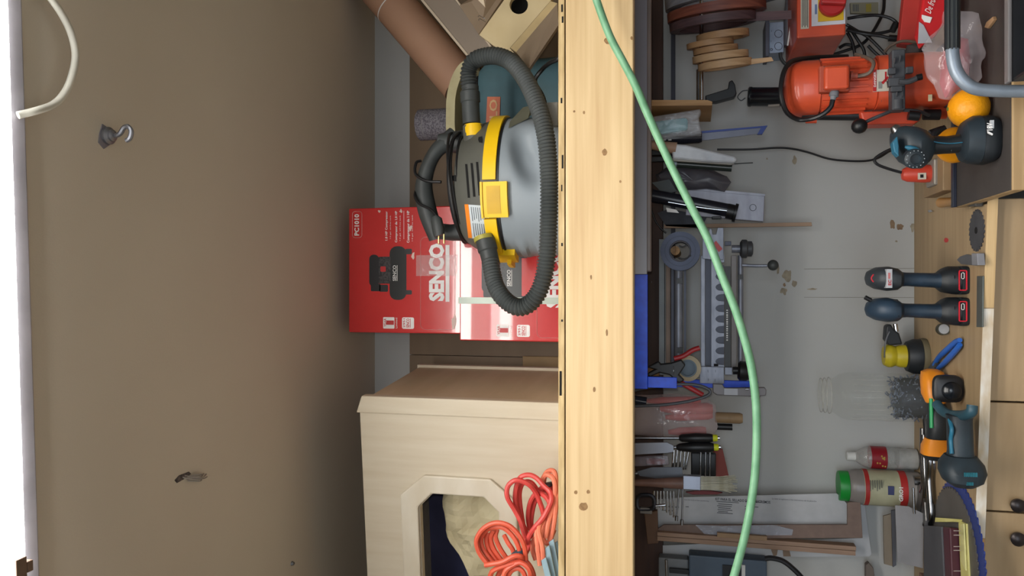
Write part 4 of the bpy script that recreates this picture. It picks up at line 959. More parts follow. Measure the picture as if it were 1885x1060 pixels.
rect_px(1150, 1238, 276, 286, 2.08, 0.012, 'bar', dark_m, fp, bev=0.002); rect_px(1150, 1242, 288, 298, 2.085, 0.012, 'bar', dark_m, fp, bev=0.002)
gt = T('green_tube', 'dark green glossy tube with pale cap below the black bars', 'tube', P(1345, 308, 2.1))
rod((1240, 301), (1347, 309), 2.1, 7, 'barrel', mat('dark_green', (48, 56, 52), 0.3), gt, 14); rod((1238, 301), (1246, 301.6), 2.1, 8, 'cap', mat('pale_cap', (150, 170, 186), .3), gt, 14)
one(tubx([(1335, 303), (1360, 301), (1386, 299.5)], 2.12, 0.0014, 'thin_rod', dgrey_m, n=6), 'thin grey wire rod behind the wrapped brush tip', 'rod')
one(crumple([(1205, 318), (1240, 303), (1300, 306), (1338, 325), (1345, 335), (1335, 350), (1262, 352), (1215, 345)], 2.16, 0.05, 'dark_bag', mat('smoky_plastic', (66, 64, 72), 0.3, c2=(92, 90, 96), ns=16, amt=1), seed=2), 'crumpled smoky dark plastic bag hung above the aluminium plank', 'bag')
ap = T('aluminium_plank', 'wide brushed aluminium bar with a stamped ring near its end', 'bar', P(1407, 380, 2.17))
M().out([(1264, 345), (1408, 358), (1406, 408), (1262, 396)], 2.17, 0.02).obj('bar', mat('alu_plank', (170, 172, 184), 0.5, 0.35, c2=(148, 150, 162), ns=9, st=(1, 1, 4)), ap, bev=0.002)
M().out([(1264, 344), (1408, 357), (1408, 361), (1264, 349)], 2.166, 0.004).obj('edge_rib', mat('alu_plank', (170, 172, 184), .5), ap)
M().tube([P(a, b, 2.1695) for a, b in circ(1386, 382, 6, 16)], 0.0006, 4, closed=True).obj('stamp', dgrey_m, ap)
cg = T('caulking_gun', 'black caulking gun with a chrome rod hanging nose down', 'tool', P(1358, 395, 2.08))
rod((1200, 360), (1345, 388), 2.08, 12, 'barrel', mat('gun_black', (30, 32, 44), 0.3), cg, 16)
tubx([(1230, 372), (1290, 382), (1338, 388)], 2.058, 0.0016, 'rod', chrome_m, cg)
rod((1338, 388), (1356, 392), 2.08, 15, 'end_cap', dark_m, cg, 16, prof=[(0, 14), (.7, 14), (.72, 17), (1, 17)])
prism_px([(1226, 382), (1245, 386), (1250, 392), (1228, 390)], 2.062, 0.002, 'bright_label', print_w, cg)
rect_px(1310, 1328, 398, 403, 2.07, 0.012, 'trigger', dark_m, cg, bev=0.002)
prism_px([(1200, 336), (1232, 330), (1246, 352), (1222, 358)], 2.13, 0.004, 'flap', mat('grey_green_flap', (92, 100, 104), .6), cg)
one(prism_px([(1210, 392), (1232, 384), (1302, 398), (1290, 420), (1226, 416)], 2.19, 0.01, 'dark_sheath', mat('grey_cloth', (70, 74, 84), 0.7, c2=(52, 54, 62), ns=20)), 'dark grey sheath hanging behind the caulking gun', 'sheath')
one(tubx([(1196, 350), (1198, 380), (1206, 405), (1216, 420), (1226, 428)], 2.1, 0.006, 'black_strap', dark_m, sq=0.4), 'curved black strap between caulking gun and tape roll', 'strap')
one(prism_px([(1222, 413), (1494, 409), (1495, 416), (1222, 420)], 2.19, 0.008, 'wooden_stick', mat('stick_wood', (164, 138, 116), 0.6, c2=(146, 120, 98), ns=10, st=(6, 1, .5)), bev=0.0008), 'long thin wooden stick pointing down the white wall', 'stick')
# --- dovetail jig with tape roll
tpr = T('tape_roll', 'big blue grey tape roll hanging on a brown peg', 'tape', P(1290, 462, 2.05))
k_ = mpp(1252, 462, 2.05); c = P(1252, 462, 2.05)
def ringy(c, r1, r0, w, name, m, parent, n=32):
    rings = [[c + V((math.cos(q) * a, h, math.sin(q) * a)) for a, h in ((r0, 0), (r1, 0), (r1, w), (r0, w))] for q in (2 * math.pi * j / n for j in range(n))]
    return M().ring(rings, closed=True).obj(name, m, parent, True)
tgm = mat('tape_blue_grey', (86, 96, 124), 0.5, c2=(72, 82, 108), ns=12)
ringy(c, 36 * k_, 20 * k_, 0.05, 'tape', tgm, tpr); ringy(c + V((0, -.001, 0)), 28 * k_, 27 * k_, 0.002, 'wound_layer', mat('tape_line', (70, 80, 104), .5), tpr); ringy(c + V((0, .002, 0)), 19.8 * k_, 17 * k_, 0.046, 'core', mat('core_card', (80, 78, 86), .6), tpr)
one(rod((1243, 461), (1243.2, 461), 2.02, 10, 'brown_peg', knot_m), 'round brown wooden peg through the blue tape roll', 'peg')
pgx = bpy.data.objects['brown_peg']; 
M().lathe([(0.012, 0.004), (0.012, .178)], P(1243, 461, 2.02), (0, 1, 0), n=14).obj('shank', knot_m, pgx, True)
for a, b in (((1250, 452), (1265, 450)), ((1248, 474), (1272, 470))):
    tubx([a, ((a[0] + b[0]) / 2, a[1] + 2), b], 2.045, 0.0016, 'clip_wire', dark_m, tpr)
jg = T('dovetail_jig', 'long aluminium dovetail jig with scalloped comb and black knobs', 'jig', P(1370, 580, 2.12))
jgm = mat('jig_grey', (140, 144, 156), 0.45, 0.4, c2=(122, 126, 138), ns=20, st=(1, 1, 4)); jgd = mat('jig_dark', (82, 86, 100), 0.5, 0.3)
def bar(x0, x1, y0, y1, Y, th, name, m, **k): return rect_px(x0, x1, y0, y1, Y, th, name, m, jg, **k)
bar(1213, 1223, 440, 690, 2.17, 0.03, 'pale_rail', mat('jig_pale', (150, 160, 168), .5), bev=0.001)
bar(1226, 1234, 470, 680, 2.165, 0.03, 'wood_rail', mat('jig_wood', (168, 146, 132), .6), bev=0.001)
bar(1235, 1241, 440, 690, 2.15, 0.03, 'dark_rail', jgd, bev=0.001)
rod((1249, 690), (1249, 480), 2.14, 7.5, 'roller_bar', jgm, jg, 16)
for y in (512, 640): bar(1246, 1256, y, y + 10, 2.118, 0.03, 'collar', dark_m)
bar(1259, 1263, 480, 690, 2.15, 0.02, 'thin_rail', jgd)
bar(1290, 1298, 470, 692, 2.12, 0.02, 'rail', jgm, bev=0.001)
sp = bar(1298.5, 1309, 470, 674, 2.128, 0.014, 'slot', jgd)
# comb plate with rounded notches
pts = [(1309.5, 468), (1309.5, 692), (1333, 692)]
y = 672
while y > 490:
    for a in range(0, 181, 30):
        pts.append((1333 - 4 - 12 * math.sin(R(a)) if a not in (0, 180) else 1333, y - 7 + 7 * math.cos(R(a))))
    y -= 19.5
pts += [(1333, 468)]
prism_px(pts, 2.115, 0.006, 'comb', jgm, jg)
bar(1315, 1333, 488, 674, 2.1215, 0.004, 'comb_back', jgd)
bar(1334, 1345, 490, 678, 2.12, 0.012, 'scale', dark_m)
for i in range(14):
    bar(1337, 1340, 570 + i * 4.2, 572 + i * 4.2 + (i % 3) * .4, 2.119, 0.0008, 'scale_mark', print_w)
bar(1346, 1356, 470, 684, 2.13, 0.02, 'rail', mat('jig_tan', (132, 126, 124), .5, .2), bev=0.001)
rod((1363, 690), (1363, 470), 2.13, 5, 'guide_bar', jgm, jg, 12)
bar(1359, 1368, 505, 514, 2.11, 0.02, 'collar', dark_m)
prism_px([(1293, 421), (1296, 430), (1303, 432), (1306, 421), (1310, 421), (1312, 431), (1318, 431), (1321, 419), (1332, 419), (1332, 478), (1312, 478), (1293, 476)], 2.11, 0.01, 'end_plate', jgm, jg, bev=0.001)
prism_px([(1313, 448), (1318, 443), (1330, 458), (1323, 464)], 2.107, 0.003, 'red_arrow', print_r, jg)
bar(1334, 1346, 444, 452, 2.11, 0.012, 'boss', jgd, bev=0.001)
rod((1347, 458), (1366, 458), 2.1, 7, 'knob_shaft', jgm, jg); rod((1362, 458), (1386, 458), 2.1, 16, 'knob', hw, jg, 14, prof=[(0, 12), (.15, 17), (.5, 17), (.6, 14), (.9, 14), (1, 10)])
tubx([(1366, 488), (1390, 489), (1412, 489)], 2.1, 0.0042, 'lever', jgm, jg); M().ball(P(1423, 488, 2.1), 0.0142, 18).obj('ball_grip', dgrey_m, jg, True)
bar(1288, 1333, 675, 706, 2.108, 0.008, 'end_plate', jgm, bev=0.001)
for x, y in ((1303, 683), (1317, 683), (1304, 699), (1316, 700)): rod((x, y), (x + .3, y), 2.107, 2.4, 'hole', hole_m, jg)
bar(1314, 1322, 670, 674, 2.107, 0.002, 'slot_mark', hole_m)
bar(1334, 1348, 676, 690, 2.11, 0.02, 'boss', jgm, bev=0.001)
rod((1349, 682), (1364, 682), 2.1, 7, 'knob_shaft', dark_m, jg); rod((1358, 682), (1384, 684), 2.1, 17, 'knob', dark_m, jg, 12, prof=[(0, 14), (.15, 18), (.6, 18), (1, 12)])
# masking tape and spring clamp
mt = T('masking_tape', 'cream masking tape roll with a blue core under the red clamp', 'tape', P(1288, 680, 2.08))
c = P(1266, 678, 2.08); k_ = mpp(1266, 678, 2.08)
ringy(c, 24 * k_, 16.5 * k_, 0.02, 'tape', mat('masking_cream', (196, 180, 150), .6), mt); ringy(c + V((0, .002, 0)), 16.4 * k_, 14 * k_, 0.018, 'core', mat('core_blue', (110, 128, 142), .5), mt)
M().lathe([(14 * k_, 0.012), (14 * k_, 0.016)], c, (0, 1, 0), n=24).obj('core_disc', mat('core_blue2', (104, 122, 138), .5), mt)
scl = T('spring_clamp', 'black spring clamp with two red handles on the jig', 'clamp', P(1240, 680, 2.03))
prism_px([(1190, 676), (1212, 665), (1216, 670), (1235, 668), (1254, 662), (1262, 672), (1250, 690), (1260, 700), (1250, 706), (1232, 690), (1214, 686), (1196, 694), (1190, 688), (1205, 680)], 2.02, 0.02, 'jaws', dark_m, scl, bev=0.003)
rod((1240, 682), (1240.3, 682), 2.015, 8, 'spring', steel_m, scl)
tubx([(1241, 660), (1258, 655), (1274, 645), (1288, 640)], 2.03, 0.0065, 'red_handle', mat('clamp_red', (176, 40, 44), .45), scl)
tubx([(1246, 700), (1260, 708), (1278, 718), (1294, 727)], 2.03, 0.0065, 'red_handle', mat('clamp_red', (176, 40, 44), .45), scl)
one(prism_px([(1176, 676), (1212, 676), (1214, 692), (1178, 692)], 2.07, 0.03, 'wood_jaw_block', knot_m, bev=0.003), 'small brown wood block gripped by the red spring clamp', 'block')
gc = T('steel_clamp', 'grey steel bar clamp with a bright label under blue rail', 'clamp', P(1410, 720, 2.06))
prism_px([(1312, 706), (1330, 707), (1334, 714), (1408, 713), (1411, 718), (1410, 728), (1400, 729), (1399, 735), (1388, 735), (1386, 730), (1320, 727), (1312, 722)], 2.06, 0.012, 'body', mat('clamp_grey', (118, 114, 116), .45, .3), gc, bev=0.002)
rect_px(1333, 1358, 715, 727, 2.058, 0.0018, 'label', mat('clamp_label', (186, 188, 196), .4), gc)
rod((1372, 716), (1378, 716), 2.05, 2, 'pin', chrome_m, gc); 
one(tubx([(1150, 722), (1200, 712), (1250, 707), (1285, 709), (1306, 718), (1302, 728), (1270, 738), (1220, 745), (1150, 748)], 2.0, 0.004, 'grey_lead', mat('lead_grey', (84, 86, 92), .45)), 'grey lead looping out below the red spring clamp', 'cable')
# --- red tool set in a clear bag
rb_ = T('bagged_tools', 'pair of red handled tools inside a clear plastic bag', 'tool', P(1320, 770, 2.08))
rm_ = mat('bag_red', (208, 66, 64), 0.4)
for a, b, r_ in (((1215, 752), (1312, 752), 11), ((1225, 768), (1312, 764), 8), ((1230, 795), (1300, 792), 8), ((1190, 738), (1290, 736), 7)):
    rod(a, b, 2.1, r_, 'red_handle', rm_, rb_, 12, prof=[(0, r_ * .5), (.3, r_), (.9, r_), (1, r_ * .7)])
crumple([(1150, 728), (1240, 724), (1300, 732), (1318, 745), (1322, 785), (1312, 802), (1230, 806), (1150, 800)], 2.09, 0.06, 'clear_bag', film('bag_film', (206, 190, 190), 0.34), 0.006, 24, 4, rb_)
rod((1165, 736), (1190, 740), 2.03, 9, 'buckle', mat('dark_buckle', (40, 46, 60), .25), rb_)
one(rod((1316, 768), (1367, 770), 2.1, 10, 'wood_tool', mat('file_wood', (158, 132, 100), .55, c2=(138, 112, 82), ns=20), prof=[(0, 9), (.1, 10), (.9, 10), (1, 8)]), 'bare wooden tool handle poking out below the clear bag', 'handle')
one(rod((1320, 785), (1348, 786), 2.11, 6, 'black_tool', dark_m), 'short black tool handle beside the bare wooden one', 'handle')
for i, (a, b, y_) in enumerate(((1250, 1312, 806), (1245, 1314, 823))):
    sd = T('screwdriver', ['black screwdriver with yellow end, beside the clear bag', 'thicker black screwdriver with yellow end above hex keys'][i], 'screwdriver', P(1320, y_, 2.06), 'yellow tipped screwdrivers')
    rod((a, y_), (b, y_), 2.06, 9 + i, 'grip', dark_m, sd, 12, prof=[(0, 4), (.08, 7), (.5, 9 + i), (.9, 8 + i), (1, 7)])
    rod((b + .3, y_), (b + 9, y_), 2.06, 6, 'yellow_end', mat('acid_yellow', (214, 220, 40), .4), sd, 12, prof=[(0, 6.5), (.7, 6.5), (1, 5)])
    rod((b + 9.2, y_), (b + 13, y_), 2.06, 3, 'steel_cap', chrome_m, sd)
    rod((1160, y_), (a - .3, y_), 2.06, 2.5, 'blade', steel_m, sd)
one(prism_px([(1150, 816), (1228, 814), (1240, 820), (1240, 832), (1228, 834), (1150, 838)], 2.03, 0.006, 'wide_blade', mat('pale_blade', (152, 154, 164), .4, .4), bev=0.001), 'wide pale grey blade hanging beside the screwdrivers', 'blade')
one(prism_px([(1150, 842), (1230, 838), (1232, 856), (1150, 860)], 2.05, 0.012, 'clear_pouch', film('pouch_film', (150, 140, 150), .4), bev=0.003), 'small clear pouch hanging above the paint brush', 'pouch')
one(rod((1190, 849), (1224, 849), 2.1, 6, 'red_tool', mat('gloss_red', (178, 36, 34), .2), prof=[(0, 4), (.2, 6), (.8, 6), (1, 4)]), 'small glossy red handle behind the clear pouch', 'handle')
# hex keys, bits
for i, x in enumerate((1241, 1247, 1254, 1261, 1268)):
    p0, p1 = (x, 828), (x - 3 - (i == 4) * 3, 864)
    one(rod(p0, p1, 2.09 + .004 * i, 1.7 if i else 2.4, 'hex_key', chrome_m), ['thickest chrome hex key in the row under screwdrivers', 'second chrome hex key in the row under screwdrivers', 'middle chrome hex key in the row under screwdrivers', 'fourth chrome hex key in the row under screwdrivers', 'thinnest chrome hex key, last in the row under screwdrivers'][i], 'hex key', 'hex keys hung in a row')
hk_ = T('key_holder', 'black holder gripping steel hex keys above the brush bristles', 'holder', P(1318, 860, 2.12))
rect_px(1272, 1318, 834, 876, 2.12, 0.02, 'body', dark_m, hk_, bev=0.003)
for x in (1290, 1299, 1307): rod((x, 832), (x - 1, 880), 2.115, 1.8, 'key', steel_m, hk_)
one(prism_px([(1312, 828), (1330, 826), (1342, 878), (1318, 878)], 2.2, 0.006, 'red_card', mat('faded_red', (152, 74, 66), .6), bev=0.001), 'faded red card behind the black key holder', 'card')
pb = T('paint_brush', 'paint brush with pale bristles and worn wooden handle', 'brush', P(1355, 890, 2.04))
rod((1150, 888), (1258, 889), 2.04, 9, 'handle', mat('brush_wood', (128, 96, 84), .5, c2=(104, 78, 70), ns=20), pb, 14, prof=[(0, 6), (.4, 7), (.8, 10), (1, 11)])
rect_px(1257, 1290, 876, 902, 2.025, 0.02, 'ferrule', mat('ferrule', (168, 172, 186), .35, .6), pb, bev=0.002)
bm2 = M()
for i in range(70):
    y0 = random.uniform(877, 901); dy = random.uniform(-2, 4); yy = 2.028 + random.uniform(0, .014)
    bm2.tube([P(1289, y0, yy), P(1325, y0 + dy * .4, yy), P(random.uniform(1338, 1358), y0 + dy + (y0 - 889) * .2, yy + random.uniform(-.003, .003))], 0.0012, 4)
bm2.obj('bristles', mat('bristle', (208, 206, 192), .6, c2=(176, 172, 150), ns=5, st=(1, 1, 8)), pb, kind='stuff')
pk2 = T('putty_knife', 'grey flexible putty blade lying along the brush handle', 'knife', P(1256, 868, 2.06))
prism_px([(1172, 868), (1200, 860), (1255, 860), (1258, 884), (1205, 880), (1178, 876)], 2.06, 0.004, 'blade', mat('putty_grey', (112, 116, 124), .45, .4), pk2); rod((1140, 872), (1174, 871), 2.06, 6, 'tang', steel_m, pk2)
one(prism_px([(1262, 906), (1290, 903), (1308, 904), (1330, 907), (1320, 910), (1275, 910)], 2.13, 0.01, 'red_brush_tip', mat('deep_red', (120, 36, 40), .5)), 'deep red sliver just below the pale brush bristles', 'scrap')
for i in range(7):
    x = 1204 + i * 6; ln = 22 + i * 4.5
    rod((x, 903), (x - 1 + i * .3, 903 + ln), 2.1, 2.2, 'drill_bit', chrome_m)
    o = [o for o in bpy.data.objects if o.name.startswith('drill_bit')][-1]
for i, o in enumerate(sorted([o for o in bpy.data.objects if o.name.startswith('drill_bit')], key=lambda o: o.location.z, reverse=True)):
    one(o, ['shortest', 'second shortest', 'third shortest', 'middle', 'third longest', 'second longest', 'longest'][i] + ' of seven chrome bits hung under the brush', 'drill bit', 'chrome bits under the brush')
for i, (x, y1) in enumerate(((1247, 958), (1254, 966))):
    one(rod((x + 3, 898), (x - 2 + i * 3, y1), 2.08, 2, 'long_key', steel_m, prof=[(0, 1.6), (.85, 1.6), (.86, 3), (1, 3)]), ['long dark wrench hanging across the white printed sheet', 'longest dark wrench hanging across the white printed sheet'][i], 'wrench', 'long wrenches')
bk_ = T('black_buckle', 'black metal shackle hanging at the left end of bits', 'shackle', P(1200, 930, 2.05))
M().tube([P(a, b, 2.05) for a, b in rrect(1172, 1204, 911, 938, 10, 5)], 0.006, 8, closed=True).obj('loop', mat('gun_metal', (60, 62, 70), .25, .7), bk_, True)
rect_px(1178, 1200, 935, 946, 2.045, 0.014, 'label', mat('shackle_label', (130, 126, 122), .5), bk_, bev=0.002)
rod((1203, 931), (1225, 929), 2.05, 2.5, 'pin', chrome_m, bk_)
# --- leaning sheets and boards at the left
YS = 2.18
wsheet = mat('white_sheet', (186, 188, 190), .6, c2=(174, 176, 180), ns=4)
ws = T('white_backing_sheet', 'large off white sheet leaning behind the brown boards', 'sheet', P(1602, 1022, 2.2))
prism_px([(1210, 1026), (1212, 1004), (1588, 990), (1580, 924), (1591, 924), (1604, 1020), (1600, 1024)], 2.205, 0.004, 'sheet', wsheet, ws)
for pts in ([(1418, 1008), (1434, 1000), (1430, 1022), (1424, 1024)], [(1440, 1004), (1450, 1000), (1456, 1024), (1442, 1024)]):
    prism_px(pts, 2.2035, 0.0012, 'peeled_patch', mat('peeled', (150, 128, 108), .7), ws)
kt = T('printed_sheet', 'white printed instruction sheet about a sealing kit, leaning on wall', 'sheet', P(1560, 940, 2.19))
prism_px([(1206, 920), (1258, 915), (1540, 908), (1545, 912), (1560, 928), (1560, 970), (1210, 972)], 2.19, 0.004, 'sheet', mat('kit_sheet', (192, 193, 196), .6), kt)
def vtext(s, x0, x1, y0, y1, Y, m, parent, b=0.0):   # lettering that runs downwards
    a = P(x0, y1, Y); return text(s, 0, 0, 0, 0, 0, m, parent, b, org=a, right=V((0, 0, P(x1, y1, Y).z - a.z)), up=V((P(x0, y0, Y).x - a.x, 0, 0)), out=0.0008)
ink2 = mat('sheet_ink', (88, 88, 94), .6)
vtext('KIT PARA EL SELLADO DE LOS EXTREMOS', 1317, 1418, 915.5, 920.5, 2.19, mat('sheet_ink_dark', (60, 60, 66), .6), kt, 0.02)
vtext('La lata se aplicara a los extremos de la plancha', 1421, 1503, 916, 919.5, 2.19, ink2, kt)
vtext('Cut the ends of the countertop', 1260, 1305, 918, 921, 2.19, ink2, kt)
for i, (x0, x1, y) in enumerate(((1319, 1360, 923.5), (1322, 1348, 927.5), (1320, 1347, 931), (1322, 1345, 934.5), (1321, 1348, 938), (1322, 1340, 941), (1320, 1349, 944), (1372, 1402, 923), (1371, 1396, 932), (1371, 1378, 936), (1215, 1250, 932), (1218, 1240, 939), (1262, 1268, 932))):
    rect_px(x0, x1, y, y + 1.2, 2.1893, 0.0006, 'text_line', ink2, kt)
mdb = mat('brown_board', (128, 108, 98), .7, c2=(112, 94, 86), ns=60, amt=1)
lb2 = T('brown_angle_board', 'dark brown fibreboard angle piece leaning before the white sheet', 'board', P(1588, 980, 2.17))
prism_px([(1208, 975), (1222, 966), (1560, 966), (1560, 926), (1564, 924), (1584, 924), (1588, 990), (1206, 992)], 2.165, 0.008, 'board', mdb, lb2, bev=0.0008)
prism_px([(1280, 966), (1330, 968), (1425, 966), (1460, 975), (1458, 985), (1300, 986)], 2.162, 0.001, 'clear_tape', film('tape2', (200, 206, 220), .3), lb2)
for i, (y0, y1, xe, lb_) in enumerate(((992.5, 1000, 1576, 'upper of two thin fibreboard strips against the brown board'), (1000.6, 1009, 1575, 'lower of two thin fibreboard strips against the white sheet'))):
    one(rect_px(1210, xe, y0, y1, 2.15 + .004 * i, 0.03, 'board_strip', mat('strip_tan', (158, 130, 110), .65, c2=(142, 116, 98), ns=20, st=(4, 1, .4)), bev=0.0008), lb_, 'board', 'fibreboard strips')
one(rect_px(1320, 1412, 984, 992, 2.148, 0.012, 'wood_batten', mat('batten', (164, 134, 102), .6), bev=0.001), 'short wooden batten lying along the brown boards', 'batten')
one(prism_px([(1186, 945), (1210, 940), (1212, 1000), (1192, 1002)], 2.16, 0.02, 'brown_block', mat('block_brown', (112, 84, 66), .65), bev=0.002), 'brown wooden block behind the black shackle', 'block')
bb = T('blue_case', 'slate blue plastic case hanging below the white sheet', 'case', P(1410, 1045, 2.15))
rect_px(1268, 1412, 1027, 1110, 2.15, 0.05, 'body', mat('slate_blue', (84, 100, 118), .5), bb, bev=0.004)
rect_px(1212, 1267.5, 1028, 1110, 2.16, 0.04, 'pale_end', mat('pale_case', (124, 128, 132), .5), bb, bev=0.004)
rect_px(1330, 1364, 1041, 1100, 2.146, 0.0045, 'dark_window', dark_m, bb); rect_px(1365, 1372, 1040, 1100, 2.145, 0.006, 'white_catch', white_m, bb, bev=0.001)
rod((1226, 1030), (1228, 1075), 2.14, 2.4, 'clasp_pin', steel_m, bb); rect_px(1232, 1268, 1048, 1056, 2.145, 0.012, 'strap', dark_m, bb, bev=0.001)
one(tubx([(1408, 1028), (1420, 1027), (1440, 1032), (1458, 1045), (1478, 1066), (1490, 1090)], 2.1, 0.0068, 'black_hose', dark_m), 'short black hose curving down from the slate case', 'hose')
one(prism_px([(1594, 1040), (1600, 1036), (1608, 1046), (1612, 1075), (1594, 1075)], 2.2, 0.02, 'wood_stub', mat('stub', (118, 106, 98), .65), bev=0.002), 'rounded grey wood stub on wall near the bottom sheets', 'wood')
one(tubx([(1320, 275), (1380, 275), (1430, 272), (1460, 274), (1490, 281), (1525, 292), (1560, 296), (1595, 296), (1618, 290), (1636, 279), (1646, 276)], 2.22, 0.0028, 'wall_lead', dark_m), 'thin black lead running down the bare white wall', 'cable')
# ============================================================ the workbench and what stands on it
def YF(y): return 1.72 + (y - 350) / 710 * 0.082
bt = mat('bench_wood', (172, 148, 114), 0.5, c2=(148, 124, 92), ns=7, st=(0.35, 9, 9), amt=1.1)
wbch = T('workbench_top', 'long worn wooden bench top with a white painted front edge', 'workbench', (0, 2.0, ZB - 0.02))
ZM = ZB + 0.03
yf2, yb2 = PZ(1862, 300, ZM).y, PZ(1757, 300, ZM).y; xl2 = PZ(1862, 350, ZM).x
pa, pb_ = PZ(1810, 340, ZB), V((-1.6, YF(1060) + 0.09, ZB)); xa = 1.4
def yf_at(x): # front edge line of the bench
    p0, p1 = V((P(1810, 350, 1.72).x, 1.72)), V((P(1795, 1060, 1.802).x, 1.802)); f = (x - p0.x) / (p1.x - p0.x); return 1.72 + f * 0.082
X_R = PZ(1800, 300, ZB).x + .9
M().prism([V((-1.7, yf_at(-1.7), ZB - 0.02)), V((xl2 - .002, yf_at(xl2), ZB - 0.02)), V((xl2 - .002, yb2 + .002, ZB - 0.02)), V((X_R, yb2 + .002, ZB - 0.02)), V((X_R, YW - .001, ZB - 0.02)), V((-1.7, YW - .001, ZB - 0.02))], (0, 0, 0.02)).obj('board', bt, wbch, bev=0.0015)
def edge(y0, y1, m, name):
    x0, x1 = P(1815, y1, YF(y1)).x, P(1815, y0, YF(y0)).x
    return M().prism([V((x0, yf_at(x0) - 0.0014, ZB - 0.0195)), V((x1, yf_at(x1) - 0.0014, ZB - 0.0195)), V((x1, yf_at(x1) - 0.0014, ZB - 0.0004)), V((x0, yf_at(x0) - 0.0014, ZB - 0.0004))], (0, 0.0013, 0)).obj(name, m, wbch)
wp_ = mat('worn_white_paint', (226, 222, 214), .55, c2=(196, 172, 136), ns=16, st=(1, 1, 3), amt=0.7)
edge(568, 990, wp_, 'painted_edge'); edge(352, 566, mat('pale_edge', (208, 178, 132), .55, c2=(186, 152, 104), ns=9, st=(.4, 1, 9)), 'bare_edge'); edge(992, 1200, mat('amber_edge', (206, 156, 98), .55), 'bare_edge')
blob_ = lambda px, py, rx, rz, m: M().prism([PZ(px + rx * math.cos(a), py + rz * math.sin(a), ZB + 0.0001) for a in (2 * math.pi * i / 10 for i in range(10))], (0, 0, 0.0005)).obj('paint_spot', m, wbch)
blob_(1742, 442, 4, 4.5, print_r)
# base cabinets
cw = mat('cabinet_wood', (176, 150, 116), .38, c2=(160, 134, 100), ns=5, st=(0.6, 1, 5), coat=.2)
def unit(y0, y1, lab, knob=None):
    x0, x1 = P(1860, y1, YF(y1)).x, P(1860, y0, YF(y0)).x
    t = T('base_cabinet', lab, 'cabinet', ((x0 + x1) / 2, yf_at((x0 + x1) / 2) + .2, 0.0), 'base cabinets under the bench')
    f = lambda x, d, z: V((x, yf_at(x) + d, z))
    g = 0.0015
    M().prism([f(x0 + g, .04, 0), f(x1 - g, .04, 0), f(x1 - g, .40, 0), f(x0 + g, .40, 0)], (0, 0, ZB - 0.0215)).obj('carcass', ply_m, t)
    d = M().prism([f(x0 + g, .02, .1), f(x1 - g, .02, .1), f(x1 - g, .0395, .1), f(x0 + g, .0395, .1)], (0, 0, ZB - 0.026 - .1)).obj('door', cw, t, bev=0.002)
    if knob:
        c = PN(*knob, f(x0, .02, .5), V((-0.092, -1, 0)).normalized()); k = mpp(knob[0], knob[1], c.y)
        M().lathe([(0.001, 0), (5 * k, 0), (5 * k, 8 * k), (12 * k, 11 * k), (13 * k, 18 * k), (8 * k, 23 * k), (0.001, 24 * k)], c, (-0.092, -1, 0), n=20).obj('knob', mat('dark_bronze', (52, 46, 46), .35, .5), d, True)
unit(362, 742, 'bench cabinet with plain door under the drills'); unit(742.5, 947, 'bench cabinet with a dark round knob near the seam', (1868, 925)); unit(947.5, 1240, 'leftmost bench cabinet with a dark round knob', (1868, 986))
# side table with dark mat, at the right
ZM = ZB + 0.03
yf2, yb2 = PZ(1862, 300, ZM).y, PZ(1757, 300, ZM).y; xl2 = PZ(1862, 350, ZM).x
stb = T('side_table', 'small side table with a dark worn mat and raw wood edge', 'table', (xl2 + .4, 1.65, 0))
M().box2((xl2, yf2 + .002, ZM - 0.024), (xl2 + .9, yb2, ZM - 0.0022)).obj('top', mat('table_pine', (188, 160, 120), .55, c2=(166, 136, 96), ns=8, st=(.4, 8, 8)), stb, bev=0.002)
M().box2((xl2 + .001, yf2 + .006, ZM - 0.002), (xl2 + .9, yb2 - .002, ZM)).obj('mat', mat('dark_mat', (74, 68, 64), .6, c2=(56, 52, 52), ns=14, amt=1.2), stb)
M().box2((xl2 + .0, yb2 - .016, ZM + .0003), (xl2 + .2, yb2 - .003, ZM + .008)).obj('back_strip', mat('navy_strip', (34, 38, 54), .4), stb, bev=0.001)
M().box2((xl2 + .03, yf2 + .04, 0), (xl2 + .87, 1.70, ZM - 0.0245)).obj('base', mat('table_base', (128, 104, 84), .6), stb)
one(M().box2((PZ(1757, 352, ZB).x, 1.90, ZB + .0005), (PZ(1757, 285, ZB).x, 2.05, ZB + .03)).obj('wood_block', mat('wb2', (150, 124, 92), .6), bev=0.002), 'flat brown wood block on bench behind the dark mat', 'block')
# --- oranges
def ballon(px, py, rpx, z0):
    c = PZ(px, py, z0 + .05)
    for _ in range(6):
        r = rpx * (c.y / ray(px, py).y) / F; c = PZ(px, py, z0 + r)
    return c, r
opm = mat('orange_peel', (244, 168, 20), .42, c2=(238, 150, 14), ns=4, bump=0.25, bs=180)
for px, py, rp, lb_ in ((1783, 199, 36, 'larger orange fruit touching the grey tube cart handle'), (1757, 267, 33, 'orange fruit partly hidden behind the teal drill')):
    c, r = ballon(px, py, rp, ZM)
    t = T('orange', lb_, 'fruit', c - V((0, 0, r)), 'oranges on the side table')
    M().ball(c, (r, r, r * .96), 28).obj('peel', opm, t, True)
    M().lathe([(0.001, 0), (0.004, 0), (0.003, .002), (.001, .002)], c + V((.3, -.75, .55)).normalized() * r * .985 if False else c + V((0, 0, r * .955)), (0, 0, 1), n=8).obj('stem_end', mat('stem', (96, 110, 40), .7), t)
